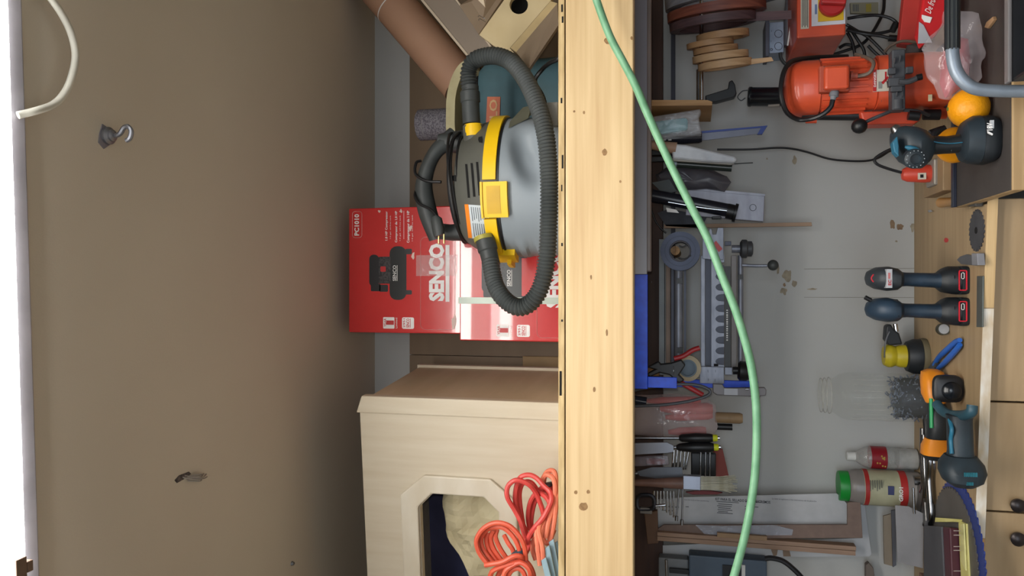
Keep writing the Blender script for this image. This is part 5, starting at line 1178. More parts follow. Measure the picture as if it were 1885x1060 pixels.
# --- helper for tools that stand on their base: sections (v, centre y, half width, depth ratio)
def stand(secs, Y, name, m, parent, n=22, p=2.6):
    out = []
    for v, cy, hw_, dr2 in secs:
        c = P(v, cy, Y); k = mpp(v, cy, Y); out.append((c, hw_ * k, hw_ * k * dr2))
    return M().loft(out, n, p).obj(name, m, parent, True)
tl1 = mat('tool_teal', (50, 84, 98), .45, c2=(40, 70, 82), ns=16); tl2 = mat('tool_dark_teal', (42, 54, 62), .5, c2=(32, 40, 46), ns=18); rub = mat('rubber_black', (32, 36, 40), .5)
# teal drill on the mat
Yt = PZ(1846, 258, ZM).y + 0.035
td = T('cordless_drill', 'teal cordless drill with clutch dial standing before the oranges', 'drill', V((P(1846, 258, Yt).x, Yt, ZM)))
stand([(1641, 256, 12, 1.2), (1648, 260, 24, 1.3), (1662, 266, 32, 1.4), (1682, 272, 36, 1.4), (1698, 275, 34, 1.3), (1710, 274, 24, 1.2), (1716, 270, 17, 1.2)], Yt, 'motor_housing', tl2, td)
stand([(1712, 268, 17, 1.2), (1740, 267, 15.5, 1.2), (1768, 264, 17, 1.2)], Yt, 'grip', rub, td)
stand([(1764, 262, 20, 1.2), (1772, 260, 36, 1.0), (1786, 258, 43, .9), (1800, 258, 44, .9)], Yt, 'foot', tl2, td)
zb_ = P(1800.3, 258, Yt).z; k_ = mpp(1820, 258, Yt); xb_ = P(1820, 258, Yt).x
M().loft([((xb_, Yt, zb_), 43 * k_, 38 * k_), ((xb_, Yt, (zb_ + ZM) / 2), 44 * k_, 40 * k_), ((xb_, Yt, ZM + .004), 40 * k_, 37 * k_), ((xb_, Yt, ZM + .0003), 36 * k_, 34 * k_)], 24, 3.2).obj('battery', rub, td, True)
c = P(1683, 292, Yt - 0.058); ax_ = V((-0.25, -1, -.05)).normalized(); k_ = mpp(1683, 292, Yt - .05)
dl = M().lathe([(18 * k_, -.01), (18 * k_, .004), (14 * k_, .008), (10 * k_, .009), (10 * k_, .003), (.001, .003)], c, ax_, n=24).obj('clutch_dial', tl2, td, True)
for i in range(14):
    a = 2 * math.pi * i / 14; xx = V((0, 0, 1)); xx = (xx - ax_ * xx.dot(ax_)).normalized(); yy = ax_.cross(xx)
    M().ball(c + ax_ * .0075 + (xx * math.cos(a) + yy * math.sin(a)) * 15 * k_, 0.0012, 6).obj('dial_mark', mat('dial_grey', (170, 180, 186), .5), dl)
prism_px([(1652, 250), (1655, 268), (1655, 288), (1646, 280), (1643, 262)], Yt - .055, 0.02, 'teal_panel', mat('bright_teal', (44, 112, 140), .4), td, bev=0.002)
rod((1644, 232), (1656, 246), Yt - 0.01, 9, 'chuck', steel_m, td, prof=[(0, 5), (.3, 9), (1, 11)])
rod((1666, 270), (1692, 276), Yt - 0.055, 5, 'teal_trim', mat('bright_teal', (44, 112, 140), .4), td, prof=[(0, 2), (.3, 5), (.7, 5), (1, 2)])
rod((1750, 277), (1750.4, 277), Yt - .027, 3, 'screw', chrome_m, td)
tubx([(1705, 256), (1725, 262), (1750, 264), (1772, 262)], Yt - .026, 0.0012, 'teal_line', mat('bright_teal', (44, 112, 140), .4), td)
yl_ = Yt - .052
text('18V', 1816, 1827, 226, 240, yl_, print_w, td, 0.03); rect_px(1823, 1830, 221, 236, yl_ + .001, 0.004, 'battery_label', mat('label_grey2', (190, 192, 196), .5), td)
prism_px([(1818, 241), (1828, 246), (1827, 249), (1819, 245)], yl_, 0.003, 'battery_mark', print_w, td)
# two dark blue impact drivers
dbl = mat('tool_navy', (44, 62, 80), .48, c2=(34, 48, 62), ns=20)
def driver(dy, lab, second):
    Yd = PZ(1782, 515 + dy, ZB).y + .03
    t = T('impact_driver', lab, 'driver', V((P(1780, 515 + dy, Yd).x, Yd, ZB)), 'navy drivers standing on the bench')
    c0 = 512 + dy
    stand([(1593, c0, 4, 2), (1598, c0, 13, 2), (1612, c0, 20, 2.2), (1632, c0 + 1, 22.5, 2.2), (1648, c0 + 2, 20, 2.2), (1658, c0 + 2, 14, 1.8)], Yd, 'motor_housing', dbl if second else mat('tool_graphite', (58, 64, 70), .5), t)
    stand([(1654, c0 + 2, 14, 1.8), (1668, c0 + 2, 12.5, 1.7), (1718, c0 + 4, 13.5, 1.7), (1728, c0 + 4, 15, 1.7)], Yd, 'grip', dbl, t)
    stand([(1726, c0 + 4, 16, 1.6), (1734, c0 + 4, 22, 1.4), (1744, c0 + 3, 25, 1.4), (1759, c0 + 4, 26, 1.4)], Yd, 'foot', rub, t)
    k = mpp(1770, c0, Yd); c = P(1772, c0 + 4, Yd); z1 = P(1759.4, c0, Yd).z
    M().loft([((c.x, Yd, ZB + .0003), 25 * k, 36 * k), ((c.x, Yd, ZB + .004), 26 * k, 37 * k), ((c.x, Yd, z1), 26 * k, 37 * k)], 20, 7).obj('battery', rub, t, True)
    yq = Yd - 37 * k - .0006
    M().tube([P(a, b, yq) for a, b in rrect(1766, 1779.5, c0 - 14, c0 + 22, 2, 2)], 0.0016, 5, closed=True).obj('red_outline', mat('driver_red', (206, 34, 52), .4), t)
    M().tube([P(a, b, yq) for a, b in rrect(1770, 1775, c0 - 10, c0 + 1, 2, 3)], 0.0006, 4, closed=True).obj('logo_outline', print_w, t)
    if not second:
        lb_ = rect_px(1632, 1643, c0 - 17, c0 + 18, Yd - 22.5 * k * 2.25, 0.03, 'label_band', mat('driver_label', (196, 198, 204), .45), t, bev=0.001)
        text('EC', 1634.5, 1640.5, c0 + 3, c0 + 13, Yd - 22.5 * k * 2.25, print_r, lb_, 0.03); rect_px(1635, 1639, c0 - 10, c0 + 1, Yd - 22.5 * k * 2.25 - .0008, .0006, 'label_mark', mat('pinkish', (206, 120, 120), .5), lb_)
        tubx([(1608, c0 - 7), (1604, c0), (1608, c0 + 7)], Yd - .06, 0.0015, 'red_arc', mat('driver_red', (206, 34, 52), .4), t)
    else:
        rod((1592, c0 - 22), (1604, c0 - 16), Yd - .01, 4, 'switch_lever', dark_m, t); rect_px(1644, 1654, c0 - 18, c0 - 10, Yd - .04, .03, 'side_clip', dark_m, t, bev=.002)
        for i in range(3): rect_px(1648 + i * 3, 1649.2 + i * 3, c0 - 2, c0 + 14, Yd - 20 * k * 2.22, .004, 'vent', hole_m, t)
    rod((1757, c0 - 2), (1757.3, c0 - 2), Yd - 25.5 * k * 1.4, 3, 'lamp', dark_m, t)
driver(0, 'navy driver with a white label band, nearer the saw blade', False)
driver(57, 'navy driver without a label band, nearer the yellow sander', True)
# --- flat things on the bench
def outz(px, z, th, name, m, parent=None, **k):
    return M().prism([PZ(x, y, z) for x, y in px], (0, 0, th)).obj(name, m, parent, **k)
def disc_teeth(c, r, nt, th, tooth=0.05):
    pts = []
    for i in range(nt):
        a = 2 * math.pi * i / nt
        for da, rr in ((0, 1.0 - tooth), (0.45, 1.0), (0.75, 1.0), (0.8, 1 - tooth)):
            q = a + da * 2 * math.pi / nt; pts.append(c + V((math.cos(q) * r * rr, math.sin(q) * r * rr, 0)))
    return M().prism(pts, (0, 0, th))
bl = T('circular_saw_blade', 'small dark circular saw blade lying flat near the bench edge', 'saw blade', PZ(1800, 424, ZB))
cbl = PZ(1799, 424, ZB + .0004); rbl = 39 * cbl.y / ray(1799, 424).y / F
disc_teeth(cbl, rbl, 24, .0022, .11).obj('disc', mat('blade_grey', (88, 88, 92), .45, .5, c2=(74, 74, 78), ns=20), bl)
M().lathe([(.007, 0), (.007, .0008)], cbl + V((0, 0, .0022)), n=14).obj('arbor', hole_m, bl)
ang = T('angle_bracket', 'grey steel angle bracket beside the small saw blade', 'bracket', PZ(1790, 480, ZB))
outz([(1770, 472), (1782, 468), (1800, 472), (1812, 466), (1814, 486), (1800, 489), (1772, 486), (1764, 478)], ZB + .0004, .003, 'foot', mat('bracket_grey', (112, 112, 116), .5, .4), ang)
outz([(1802, 466), (1812, 466), (1814, 488), (1803, 488)], ZB + .0035, .014, 'flange', mat('bracket_grey2', (150, 150, 156), .45, .4), ang, bev=.001)
one(outz([(1801, 508), (1812, 508), (1811, 602), (1800, 602)], ZB + .0004, .003, 'steel_strip', mat('strip_grey', (104, 110, 106), .5, .4), bev=.0008), 'thin grey steel strip lying parallel to the bench edge', 'strip')
one(outz([(1711, 387), (1716, 386), (1720, 389), (1713, 391)], ZB + .0004, .004, 'loose_screw', chrome_m), 'loose bright screw lying on the bare bench top', 'screw')
sb2 = T('short_brush', 'stubby amber handled brush with dark bristles lying on the bench', 'brush', PZ(1770, 368, ZB))
pA, pB_, pC, pD = PZ(1732, 373, ZB + .012), PZ(1762, 370, ZB + .012), PZ(1780, 368, ZB + .012), PZ(1810, 366, ZB + .008)
kk = pB_.y / F
M().lathe([(.001, 0), (9 * kk, .002), (8 * kk, (pB_ - pA).length * .3), (6.5 * kk, (pB_ - pA).length * .8), (8 * kk, (pB_ - pA).length), (.001, (pB_ - pA).length)], pA, pB_ - pA, n=14).obj('handle', mat('amber_wood', (176, 128, 66), .3), sb2, True)
M().lathe([(.001, 0), (8 * kk, 0), (9 * kk, (pC - pB_).length), (.001, (pC - pB_).length)], pB_, pC - pB_, n=14).obj('ferrule', steel_m, sb2, True)
M().prism([PZ(1780, 356, ZB + .001), PZ(1811, 353, ZB + .001), PZ(1811, 380, ZB + .001), PZ(1780, 379, ZB + .001)], (0, 0, .016)).obj('bristles', mat('dark_bristle', (78, 76, 72), .8, c2=(60, 58, 56), ns=60, st=(8, 1, 1)), sb2, bev=.003)
tp2 = T('tape_measure', 'small dark tape with a pale round face beside the driver', 'tape measure', PZ(1745, 608, ZB))
kk = PZ(1748, 609, ZB).y / F; cc2 = PZ(1750, 609, ZB + .011)
M().lathe([(.001, 0), (9.5 * kk, 0), (10 * kk, .004), (10 * kk, .018), (.001, .018)], PZ(1738, 607, ZB + .0125) + V((0, .02, 0)), (0.1, -1, 0), n=22).obj('case', mat('olive_case', (70, 66, 52), .5), tp2, True)
M().lathe([(.001, 0), (8 * kk, 0), (.001, .001)], PZ(1738, 607, ZB + .0125) + V((.0018, .0018, 0)), (0.1, -1, 0), n=22).obj('face', mat('silver_face', (176, 176, 178), .35), tp2, True)
# --- air sander by the wall
Ys = 2.14
so = T('air_sander', 'yellow and black air sander resting flat on its round pad', 'sander', V((P(1700, 656, Ys).x, Ys, ZB)))
ks = mpp(1690, 656, Ys); xs_ = P(1690, 656, Ys).x
zp = [P(v, 656, Ys).z for v in (1692, 1672, 1640)]
M().lathe([(.001, 0), (33 * ks, 0), (34 * ks, .006), (33 * ks, .014), (.001, .014)], V((xs_, Ys, ZB + .0005)), n=32).obj('pad', mat('pad_olive', (104, 96, 74), .7), so, True)
M().lathe([(.001, .0145), (32 * ks, .0145), (32 * ks, .030), (27 * ks, .046), (24 * ks, .048), (.001, .048)], V((xs_, Ys, ZB + .0005)), n=32).obj('skirt', rub, so, True)
M().lathe([(.001, .0485), (21 * ks, .0485), (20.5 * ks, .062), (18 * ks, .072), (21 * ks, .082), (21 * ks, .090), (17 * ks, .100), (.001, .103)], V((xs_, Ys, ZB + .0005)), n=32).obj('body', mat('sander_yellow', (196, 178, 40), .45, c2=(176, 158, 30), ns=12), so, True)
prism_px([(1632, 600), (1640, 596), (1646, 606), (1656, 614), (1662, 634), (1638, 636), (1630, 625)], Ys - .02, .035, 'grip', rub, so, bev=.004)
rod((1648, 596), (1650, 610), Ys - .01, 4, 'air_fitting', chrome_m, so); tubx([(1637, 610), (1630, 630), (1628, 658)], Ys - .02, .002, 'lever', steel_m, so)
# --- blue handled pliers
bp_ = T('blue_pliers', 'pliers with bright blue grips lying open on the bench', 'pliers', PZ(1745, 650, ZB))
bgm = mat('blue_grip', (40, 100, 190), .4)
z_ = ZB + .0095
for pts in ([(1720, 672), (1728, 658), (1744, 643), (1760, 629), (1767, 626)], [(1727, 678), (1738, 668), (1752, 653), (1764, 639), (1767, 634)]):
    M().tube(spl([PZ(a, b, z_) for a, b in pts], 6), .008, 10, rf=lambda f, i: .0050 + .0016 * math.sin(f * 3)).obj('grip', bgm, bp_, True)
outz([(1712, 690), (1716, 676), (1724, 664), (1730, 668), (1726, 682), (1716, 694)], ZB + .004, .009, 'jaws', hw, bp_, bev=.002)
# --- orange cordless screwdriver lying down
os_ = T('power_screwdriver', 'orange and black power screwdriver lying below the screw jar', 'screwdriver', PZ(1728, 770, ZB))
om2 = mat('screwdriver_orange', (226, 138, 34), .4)
def lie(secs, name, m, parent, p=2.6, n=20, zc_=None):
    """sections along the bench: (photo x, photo y, half thickness px)"""
    out = []
    for x, y, hw_ in secs:
        k = PZ(x, y, ZB).y / ray(x, y).y / F; r = hw_ * k; c = PZ(x, y, ZB + r + .0006 if zc_ is None else zc_)
        out.append((c, r * 1.05, r, V((0, 1, 0)), V((0, 0, 1))))
    return M().loft(out, n, p).obj(name, m, parent, True)
zq = ZB + .031
lie([(1716, 679, 8), (1716, 684, 17), (1718, 700, 20), (1720, 725, 20), (1722, 741, 15)], 'battery_shell', om2, os_, zc_=zq)
lie([(1724, 741.5, 14), (1727, 760, 16), (1728, 790, 18), (1726, 806, 18)], 'grip', rub, os_, zc_=zq)
lie([(1724, 806.5, 18), (1722, 820, 22), (1721, 836, 22)], 'gear_cover', om2, os_, zc_=zq)
lie([(1721, 836.5, 22), (1720, 845, 15)], 'nose_ring', rub, os_, zc_=zq)
lie([(1720, 845.5, 3.2), (1720, 852, 3.2), (1720, 853, 2.2), (1720, 863, 1)], 'bit', chrome_m, os_, n=10, zc_=zq)
c = PZ(1736, 712, zq) + V((0, -.028, 0)); k_ = c.y / F
M().loft([(c + V((0, .0, 0)), 23 * k_, 23 * k_, V((1, 0, 0)), V((0, 0, 1))), (c + V((0, -.012, 0)), 22 * k_, 22 * k_, V((1, 0, 0)), V((0, 0, 1))), (c + V((0, -.016, 0)), 17 * k_, 17 * k_, V((1, 0, 0)), V((0, 0, 1)))], 24, 4).obj('chuck_block', dark_m, os_, True)
M().lathe([(15 * k_, 0), (14 * k_, .008), (9 * k_, .014), (.001, .016)], c + V((-.003, -.0162, -.004)), (0, -1, 0), n=24).obj('dome', mat('gloss_black', (24, 28, 34), .22), os_, True)
M().tube([PZ(1711, 732, zq + .018) + V((0, -.012, 0)), PZ(1712, 786, zq + .02) + V((0, -.012, 0))], .0042, 8).obj('green_strip', mat('level_green', (40, 160, 96), .35), os_, True)
# --- teal drill lying on its side
t2 = T('lying_drill', 'teal cordless drill without battery lying on its side', 'drill', PZ(1765, 820, ZB))
zl = ZB + .048
hpts_ = spl([PZ(1725, 744, zl + .012), PZ(1735, 756, zl + .010), PZ(1752, 764, zl + .004), PZ(1775, 764, zl - .002), PZ(1788, 758, zl - .006), PZ(1790, 746, zl - .008)], 6)
M().tube(hpts_, .011, 10, rf=lambda f, i: .0105).obj('battery_mount', tl1, t2, True)
lie([(1766, 764, 20), (1766, 772, 19), (1767, 800, 19), (1768, 830, 19), (1768, 846, 22)], 'grip', tl2, t2, zc_=zl - .002)
lie([(1768, 838, 24), (1769, 852, 33), (1771, 868, 35), (1772, 884, 30), (1773, 895, 16)], 'motor_housing', tl2, t2, zc_=zl)
tubx_ = M().tube(spl([PZ(1748, 772, zl + .018), PZ(1752, 790, zl + .02), PZ(1750, 810, zl + .02), PZ(1752, 835, zl + .02)], 5), .004, 8).obj('teal_trim', mat('bright_teal', (44, 112, 140), .4), t2, True)
for i in range(8):
    p = PZ(1765 + i * 3.0, 866, zl + .012) + V((0, -.034, 0)); M().box(p, (.008, .004, .0016), rotm('Z', 0)).obj('vent', mat('vent_teal', (34, 108, 124), .4), t2)
    p = PZ(1763 + i * 2.6, 884, zl + .004) + V((0, -.028, 0)); M().box(p, (.006, .004, .0016)).obj('vent', mat('vent_teal', (34, 108, 124), .4), t2)
# --- clear jar of screws
Yj = 2.12
jr = T('screw_jar', 'clear plastic jar partly filled with grey screws', 'jar', V((P(1680, 731, Yj).x, Yj, ZB)))
kj = mpp(1600, 731, Yj); xj = P(1610, 730, Yj).x; zj = lambda v: P(v, 731, Yj).z
cl = film('jar_plastic', (190, 192, 182), .09, .06)
M().lathe([(42 * kj, ZB + .001 - ZB), (44 * kj, .004), (44 * kj, zj(1560) - ZB), (40 * kj, zj(1545) - ZB), (32 * kj, zj(1534) - ZB), (31 * kj, zj(1531) - ZB), (33 * kj, zj(1529) - ZB), (33 * kj, zj(1525) - ZB), (31 * kj, zj(1523) - ZB), (31 * kj, zj(1511) - ZB)], V((xj, Yj, ZB)), n=40).obj('wall', cl, jr, True)
for v, r_ in ((1511, 31.6), (1518, 32.2), (1526, 33.6)):
    M().tube([V((xj + math.cos(a) * r_ * kj, Yj + math.sin(a) * r_ * kj, zj(v))) for a in (2 * math.pi * i / 32 for i in range(32))], .0012, 5, closed=True).obj('rim', film('jar_rim', (206, 206, 198), .5, .08), jr, True)
for a in range(10):
    q = R(200 + a * 15); M().tube([V((xj + math.cos(q) * 44.2 * kj, Yj + math.sin(q) * 44.2 * kj, zj(1565))), V((xj + math.cos(q) * 44.2 * kj, Yj + math.sin(q) * 44.2 * kj, zj(1640)))], .0012, 5).obj('flute', cl, jr, True)
sm = M(); zs = zj(1642)
for i in range(520):
    a, rr = random.uniform(0, 2 * math.pi), 40 * kj * math.sqrt(random.random()); z = random.uniform(ZB + .004, zs - .006 * random.random() + .004)
    p = V((xj + rr * math.cos(a), Yj + rr * math.sin(a), z)); d = V((random.uniform(-1, 1), random.uniform(-1, 1), random.uniform(-.6, .6))).normalized() * .011
    q = p + d; e_ = V((q.x - xj, q.y - Yj, 0))
    if e_.length > 42 * kj: q -= e_.normalized() * (e_.length - 42 * kj)
    sm.tube([p, q], .0015, 4); sm.box(q, (.004, .004, .0022))
sm.obj('screws', mat('screw_zinc', (150, 162, 182), .3, .6, c2=(84, 94, 112), ns=90, amt=1), jr, kind='stuff')
M().lathe([(.001, 0), (36 * kj, 0), (36 * kj, zs - ZB - .014), (.001, zs - ZB - .008)], V((xj, Yj, ZB + .003)), n=30).obj('screw_mass', mat('screw_dark', (62, 70, 82), .5, .3, c2=(36, 40, 50), ns=120, amt=1), jr, kind='stuff')
# --- soda bottle
Yo = 2.215
bo = T('soda_bottle', 'small clear drink bottle with a red label and white cap', 'bottle', V((P(1670, 842, Yo).x, Yo, ZB)))
ko = mpp(1620, 842, Yo); xo = P(1620, 842, Yo).x; zo_ = lambda v: P(v, 842, Yo).z - ZB
M().lathe([(12 * ko, .001), (19 * ko, .004), (20 * ko, .02), (18 * ko, .03), (20 * ko, .04), (20 * ko, zo_(1632)), (20 * ko, zo_(1600)), (18.5 * ko, zo_(1592)), (14 * ko, zo_(1582)), (9 * ko, zo_(1575)), (7 * ko, zo_(1571))], V((xo, Yo, ZB)), n=28).obj('body', film('bottle_plastic', (196, 196, 190), .4, .08), bo, True)
M().lathe([(20.6 * ko, zo_(1629.5)), (20.6 * ko, zo_(1601))], V((xo, Yo, ZB)), n=28).obj('label', mat('label_maroon', (150, 30, 42), .4), bo, True)
bpy.data.objects[bo.children[-1].name]
for i in range(9):
    a = R(230 + random.uniform(0, 60)); M().ball(V((xo + math.cos(a) * 20.8 * ko, Yo + math.sin(a) * 20.8 * ko, ZB + random.uniform(zo_(1626), zo_(1606)))), (.003, .001, .0022), 6).obj('label_print', mat('label_gold', (196, 164, 74), .5), bo)
M().lathe([(.001, zo_(1572) - .004), (8.5 * ko, zo_(1572) - .004), (8.5 * ko, zo_(1559)), (7.5 * ko, zo_(1558)), (.001, zo_(1558))], V((xo, Yo, ZB)), n=20).obj('cap', white_m, bo, True)
M().lathe([(.001, .003), (18 * ko, .003), (18 * ko, .05), (.001, .05)], V((xo, Yo, ZB)), n=24).obj('contents', mat('bottle_fill', (176, 178, 180), .3, c2=(120, 122, 124), ns=40, amt=1), bo, True)
# --- green lidded jar
Yg = 2.195
gj = T('green_lid_jar', 'grey plastic jar with a bright green lid and cream label', 'jar', V((P(1670, 897, Yg).x, Yg, ZB)))
kg = mpp(1610, 897, Yg); xg = P(1610, 897, Yg).x; zg = lambda v: P(v, 897, Yg).z - ZB
M().lathe([(.001, .001), (30 * kg, .001), (32 * kg, .004), (32 * kg, zg(1575)), (30 * kg, zg(1566)), (27 * kg, zg(1561)), (.001, zg(1561))], V((xg, Yg, ZB)), n=36).obj('body', mat('jar_grey', (138, 132, 128), .3, c2=(124, 118, 114), ns=6), gj, True)
M().lathe([(.001, zg(1560.5)), (27.5 * kg, zg(1560.5)), (27.5 * kg, zg(1546)), (26.5 * kg, zg(1543)), (.001, zg(1542))], V((xg, Yg, ZB)), n=36).obj('lid', mat('lid_green', (24, 160, 58), .4), gj, True)
jl = M().lathe([(32.4 * kg, zg(1664)), (32.4 * kg, zg(1586))], V((xg, Yg, ZB)), n=36).obj('label', mat('jar_label', (176, 174, 146), .5, c2=(160, 158, 130), ns=20), gj, True)
M().lathe([(32.8 * kg, zg(1664)), (32.8 * kg, zg(1651))], V((xg, Yg, ZB)), n=36).obj('red_band', mat('jar_red', (182, 46, 44), .5), jl, True)
M().lathe([(32.8 * kg, zg(1595)), (32.8 * kg, zg(1587))], V((xg, Yg, ZB)), n=36).obj('red_band', mat('jar_red', (182, 46, 44), .5), jl, True)
yy_ = Yg - 33.2 * kg
text('GRO1', 1654, 1661.5, 896, 922, yy_ + .005, print_w, jl, 0.03, out=.006)
rect_px(1635, 1646, 895, 911, yy_ - .0004, .003, 'bar_code', mat('code_blue', (60, 66, 110), .5), jl)
for i in range(6): rect_px(1602 + i * 4.2, 1603.2 + i * 4.2, 884, 904 - (i % 3) * 3, yy_ - .0002, .003, 'label_text', mat('jar_ink', (110, 112, 100), .5), jl)
# --- big chrome pliers
bg2 = T('locking_pliers', 'large chrome adjustable pliers lying along the wall behind the jar', 'pliers', PZ(1695, 880, ZB))
zz_ = ZB + .014
for pts, r_ in (([(1699, 788), (1699, 805), (1699, 850), (1701, 890), (1697, 905)], .0075), ([(1711, 788), (1711, 805), (1713, 850), (1711, 880), (1713, 915), (1715, 950), (1709, 966)], .0085), ([(1701, 800), (1702, 850), (1703, 880), (1701, 920), (1697, 950), (1703, 966)], .006)):
    M().tube(spl([PZ(a, b, zz_) for a, b in pts], 6), r_, 10).obj('handle', mat('dull_chrome', (140, 140, 142), .22, 1.0), bg2, True)
M().lathe([(.001, 0), (.014, 0), (.014, .02), (.001, .02)], PZ(1697, 886, ZB + .003), n=18).obj('pivot', steel_m, bg2, True)
outz([(1700, 895), (1706, 890), (1714, 925), (1717, 965), (1709, 972), (1702, 950), (1698, 935)], ZB + .002, .016, 'jaw', mat('dull_steel', (120, 118, 116), .35, .8), bg2, bev=.003)
rod((1681, 898), (1683, 945), 2.07, 2.5, 'adjust_screw', chrome_m, bg2)
one(M().tube(spl([PZ(1700, 735, ZB + .008), PZ(1704, 770, ZB + .008), PZ(1706, 800, ZB + .008), PZ(1702, 830, ZB + .008)], 5), .0075, 8).obj('black_bar', dark_m, smooth=True), 'thin black bar lying between the screw jar and orange driver', 'bar')
# --- big blade, book, papers
bb2 = T('large_saw_blade', 'large saw blade with a blue toothed rim lying under the book', 'saw blade', PZ(1765, 1030, ZB))
cB = PZ(1760, 1028, ZB + .001); rB = .158
disc_teeth(cB + V((.012, -.022, 0)), rB * 1.06, 60, .003, .035).obj('rim_blade', mat('blade_blue', (38, 56, 124), .4), bb2)
disc_teeth(cB + V((0, 0, .0035)), rB, 60, .0025, .03).obj('disc', mat('blade_dull', (96, 92, 88), .5, .3, c2=(84, 80, 76), ns=10), bb2)
zbk = ZB + .0065
def onz(x, y, z): return PZ(x, y, z)
b3 = T('notebook', 'dark grey book with maroon spine lying on the large blade', 'book', PZ(1740, 1020, zbk))
M().prism([PZ(1718, 968, zbk), PZ(1752, 970, zbk), PZ(1760, 1120, zbk), PZ(1718, 1120, zbk)], (0, 0, .022)).obj('cover', mat('book_grey', (72, 72, 76), .6, c2=(62, 62, 66), ns=10), b3, bev=.002)
M().prism([PZ(1753, 970, zbk), PZ(1766, 972, zbk), PZ(1772, 1120, zbk), PZ(1760.5, 1120, zbk)], (0, 0, .02)).obj('spine', mat('book_maroon', (72, 30, 40), .4), b3, bev=.003)
for y in (976, 984, 1005, 1012, 1050):
    M().prism([PZ(1756, y, zbk + .0203), PZ(1768, y, zbk + .0203), PZ(1768, y + 1.6, zbk + .0203), PZ(1756, y + 1.6, zbk + .0203)], (0, 0, .0008)).obj('spine_band', mat('band_cream', (190, 176, 170), .5), b3)
yp_ = mat('yellow_paper', (206, 198, 128), .6, c2=(188, 180, 108), ns=12)
yn = T('yellow_notes', 'crumpled yellow note sheets lying beside the dark book', 'paper', PZ(1778, 1010, zbk))
M().prism([PZ(1768, 958, zbk), PZ(1782, 964, zbk), PZ(1790, 1120, zbk), PZ(1775, 1120, zbk)], (0, 0, .004)).obj('sheet', yp_, yn)
M().prism([PZ(1770, 966, zbk + .0045), PZ(1776, 964, zbk + .006), PZ(1780, 1050, zbk + .005), PZ(1772, 1034, zbk + .0045)], (0, 0, .003)).obj('folded_sheet', mat('yellow_paper2', (222, 216, 150), .6), yn)
M().prism([PZ(1732, 953, zbk), PZ(1772, 956, zbk), PZ(1771, 961, zbk), PZ(1731, 961, zbk)], (0, 0, .012)).obj('page_edge', yp_, yn)
# leaning sheets
for i, (pts, Y_, th_, m_, lb_, nm) in enumerate((
        ([(1648, 930), (1672, 932), (1700, 945), (1699, 1046), (1652, 1034)], 2.10, .003, mat('pale_sandpaper', (150, 148, 150), .7), 'pale grey sandpaper sheet leaning behind the pliers', 'sandpaper_sheet'),
        ([(1626, 950), (1640, 946), (1643, 1042), (1628, 1038)], 2.2, .006, mat('tan_card', (150, 136, 118), .7), 'narrow tan card leaning on the wall by sandpaper', 'card_strip'),
        ([(1641, 940), (1649, 938), (1650, 1040), (1644, 1044)], 2.18, .006, mat('slate_card', (92, 94, 102), .7), 'narrow slate coloured card between tan card and sandpaper', 'card_strip'))):
    one(prism_px(pts, Y_, th_, nm, m_), lb_, 'sheet')
one(M().box2((PZ(1695, 1110, ZB).x, 2.03, ZB + .0005), (PZ(1695, 1030, ZB).x, 2.09, ZB + .03)).obj('brown_offcut', mat('offcut_brown', (124, 96, 80), .65), bev=.002), 'brown wood offcut on the bench under the sandpaper', 'offcut')
# --- orange trim router behind the teal drill
Yr = 1.97
tr_ = T('trim_router', 'small red orange trim router standing behind the teal drill', 'router', V((P(1720, 320, Yr).x, Yr, ZB)))
kr = mpp(1690, 320, Yr); xr2 = P(1690, 320, Yr).x; zr_ = lambda v: P(v, 320, Yr).z - ZB
M().lathe([(.001, zr_(1713)), (16 * kr, zr_(1713)), (16.5 * kr, zr_(1700)), (14 * kr, zr_(1670)), (10 * kr, zr_(1661)), (.001, zr_(1659))], V((xr2, Yr, ZB)), n=24).obj('motor', mat('router_red', (214, 74, 54), .42), tr_, True)
M().box(V((xr2, Yr, ZB + .02)), (.062, .062, .036)).obj('base', mat('router_base', (150, 142, 132), .35, .3), tr_, bev=.004)
M().lathe([(14 * kr, .039), (14 * kr, zr_(1714))], V((xr2, Yr, ZB)), n=20).obj('collar', mat('router_collar', (120, 112, 104), .4, .3), tr_, True)
rect_px(1690, 1705, 318, 330, Yr - 17.2 * kr, .003, 'label', mat('label_white2', (214, 206, 190), .5), tr_); rect_px(1694, 1700, 321, 327, Yr - 17.6 * kr, .0008, 'label_mark', print_k, tr_)
tubx([(1662, 318), (1640, 312), (1618, 304), (1610, 296), (1615, 288), (1636, 276), (1650, 272)], Yr, .0034, 'lead', dark_m, tr_)
# --- things at the far right: red packages, bag, tray and tube frame
one(prism_px([(1668, -40), (1701, -40), (1693, 86), (1655, 80)], 2.02, .03, 'red_folder', mat('panel_red', (196, 56, 48), .5), bev=.002), 'flat red folder standing behind the clear bag', 'folder')
rp_ = T('red_package', 'red and white printed package inside clear bag', 'package', P(1740, 30, 1.70))
prism_px([(1703, -30), (1748, -30), (1742, 40), (1722, 66), (1698, 84), (1690, 60)], 1.70, .03, 'pack', mat('pack_red', (206, 34, 40), .3), rp_, bev=.004)
prism_px([(1697, 27), (1716, 32), (1712, 42), (1702, 40), (1697, 33)], 1.698, .0018, 'white_patch', print_w, rp_); prism_px([(1692, 40), (1700, 46), (1716, 78), (1690, 80)], 1.698, .0018, 'grey_patch', mat('pack_grey', (176, 176, 184), .35), rp_)
a = P(1706, 28, 1.698); text('De fru', 0, 0, 0, 0, 0, print_w, rp_, 0.0, org=P(1713, 26, 1.698), right=P(1722, 2, 1.698) - P(1713, 26, 1.698), up=V((.008, 0, .011)), out=.001)
pbg = T('plastic_bag', 'crumpled clear plastic bag holding pink red packages', 'bag', V((P(1800, 100, 1.75).x, 1.75, ZM)))
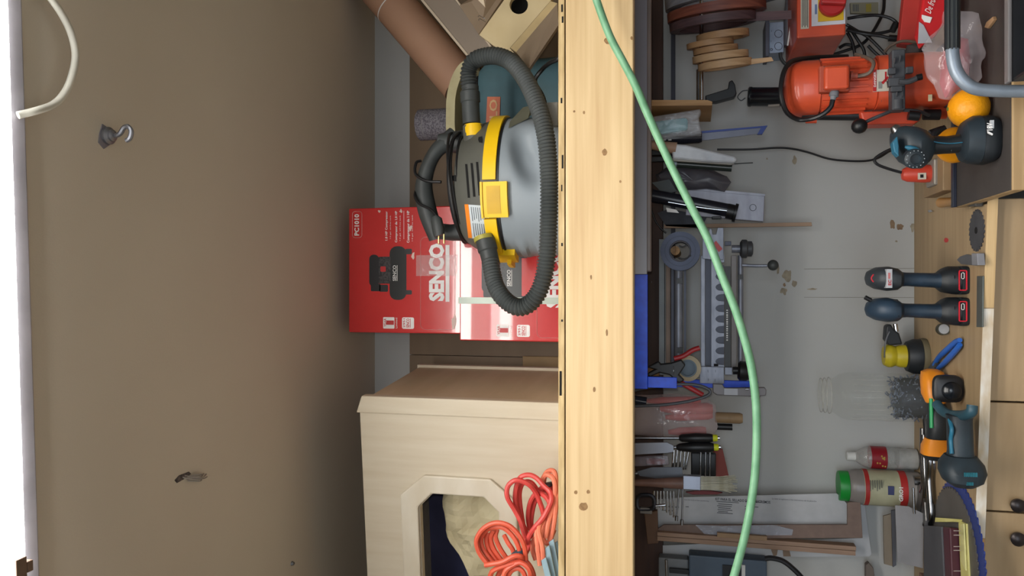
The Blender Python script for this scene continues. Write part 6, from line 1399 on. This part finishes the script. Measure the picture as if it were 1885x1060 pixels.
crumple([(1742, 20), (1796, 30), (1806, 60), (1814, 105), (1804, 140), (1788, 165), (1745, 182), (1728, 176), (1712, 140), (1700, 92), (1722, 60)], 1.612, .07, 'film', film('bag_clear', (216, 206, 210), .2, .08), .014, 28, 3, pbg)
crumple([(1745, 60), (1780, 70), (1790, 110), (1785, 150), (1740, 180), (1728, 150), (1735, 100)], 1.617, .035, 'contents', mat('pink_red', (178, 66, 76), .35, c2=(146, 44, 54), ns=14, amt=1), .01, 16, 5, pbg)
one(prism_px([(1765, -30), (1778, -30), (1790, 10), (1776, 34), (1766, 36)], 1.8, .03, 'shiny_red_pack', mat('foil_red', (196, 30, 44), .2), bev=.004), 'shiny red foil pack beyond the black foam grip', 'package')
tf = T('tube_cart', 'bent grey tube cart handle with a ribbed black foam grip', 'cart', P(1885, 168, 1.44))
tfm = mat('frame_grey', (138, 148, 160), .4, .3, c2=(120, 130, 142), ns=20)
M().tube(spl([P(x, y, 1.44) for x, y in ((1753, -60), (1753, 20), (1753, 80), (1754, 105), (1760, 130), (1774, 150), (1795, 163), (1830, 167), (1890, 168), (2000, 168), (2120, 168))], 7), .0108, 12).obj('tube', tfm, tf, True)
M().tube([P(1753, y, 1.44) for y in (-60, 0, 50, 91)], .0122, 14).obj('foam_grip', rub, tf, True)
for q in (-.006, 0, .006):
    M().tube([P(1753, -60, 1.4285) + V((0, 0, q)), P(1753, 90, 1.4285) + V((0, 0, q))], .0012, 5).obj('grip_rib', dgrey_m, tf)
xt0, xt1 = P(1870, 150, 1.42).x, P(1870, -80, 1.42).x
zt2 = P(1852, 60, 1.42).z
M().box2((xt0, 1.30, zt2 - .10), (xt1, 1.42, zt2 - .095)).obj('tray_floor', dark_m, tf)
M().box2((xt0, 1.3945, zt2 - .0945), (xt1, 1.40, zt2 - .001)).obj('tray_wall', dark_m, tf); M().box2((xt0, 1.30, zt2 - .0945), (xt1, 1.305, zt2 - .03)).obj('tray_wall', dark_m, tf)
M().box2((xt0 - .005, 1.30, zt2 - .0945), (xt0 - .0005, 1.40, zt2 - .001)).obj('tray_wall', dark_m, tf)
M().box2((xt0 - .006, 1.395, zt2 - .0005), (xt1, 1.412, zt2 + .006)).obj('tray_rim', mat('rim_grey', (112, 108, 108), .4), tf, bev=.002)
one(outz([(1822, 40), (1834, 30), (1836, 36), (1824, 52), (1818, 50)], ZM + .0004, .006, 'wood_chip', mat('chip', (176, 140, 104), .6), bev=.001), 'small tan wood chip lying on the dark mat', 'chip')
for o in bpy.data.objects:
    if 'o' in o: del o['o']
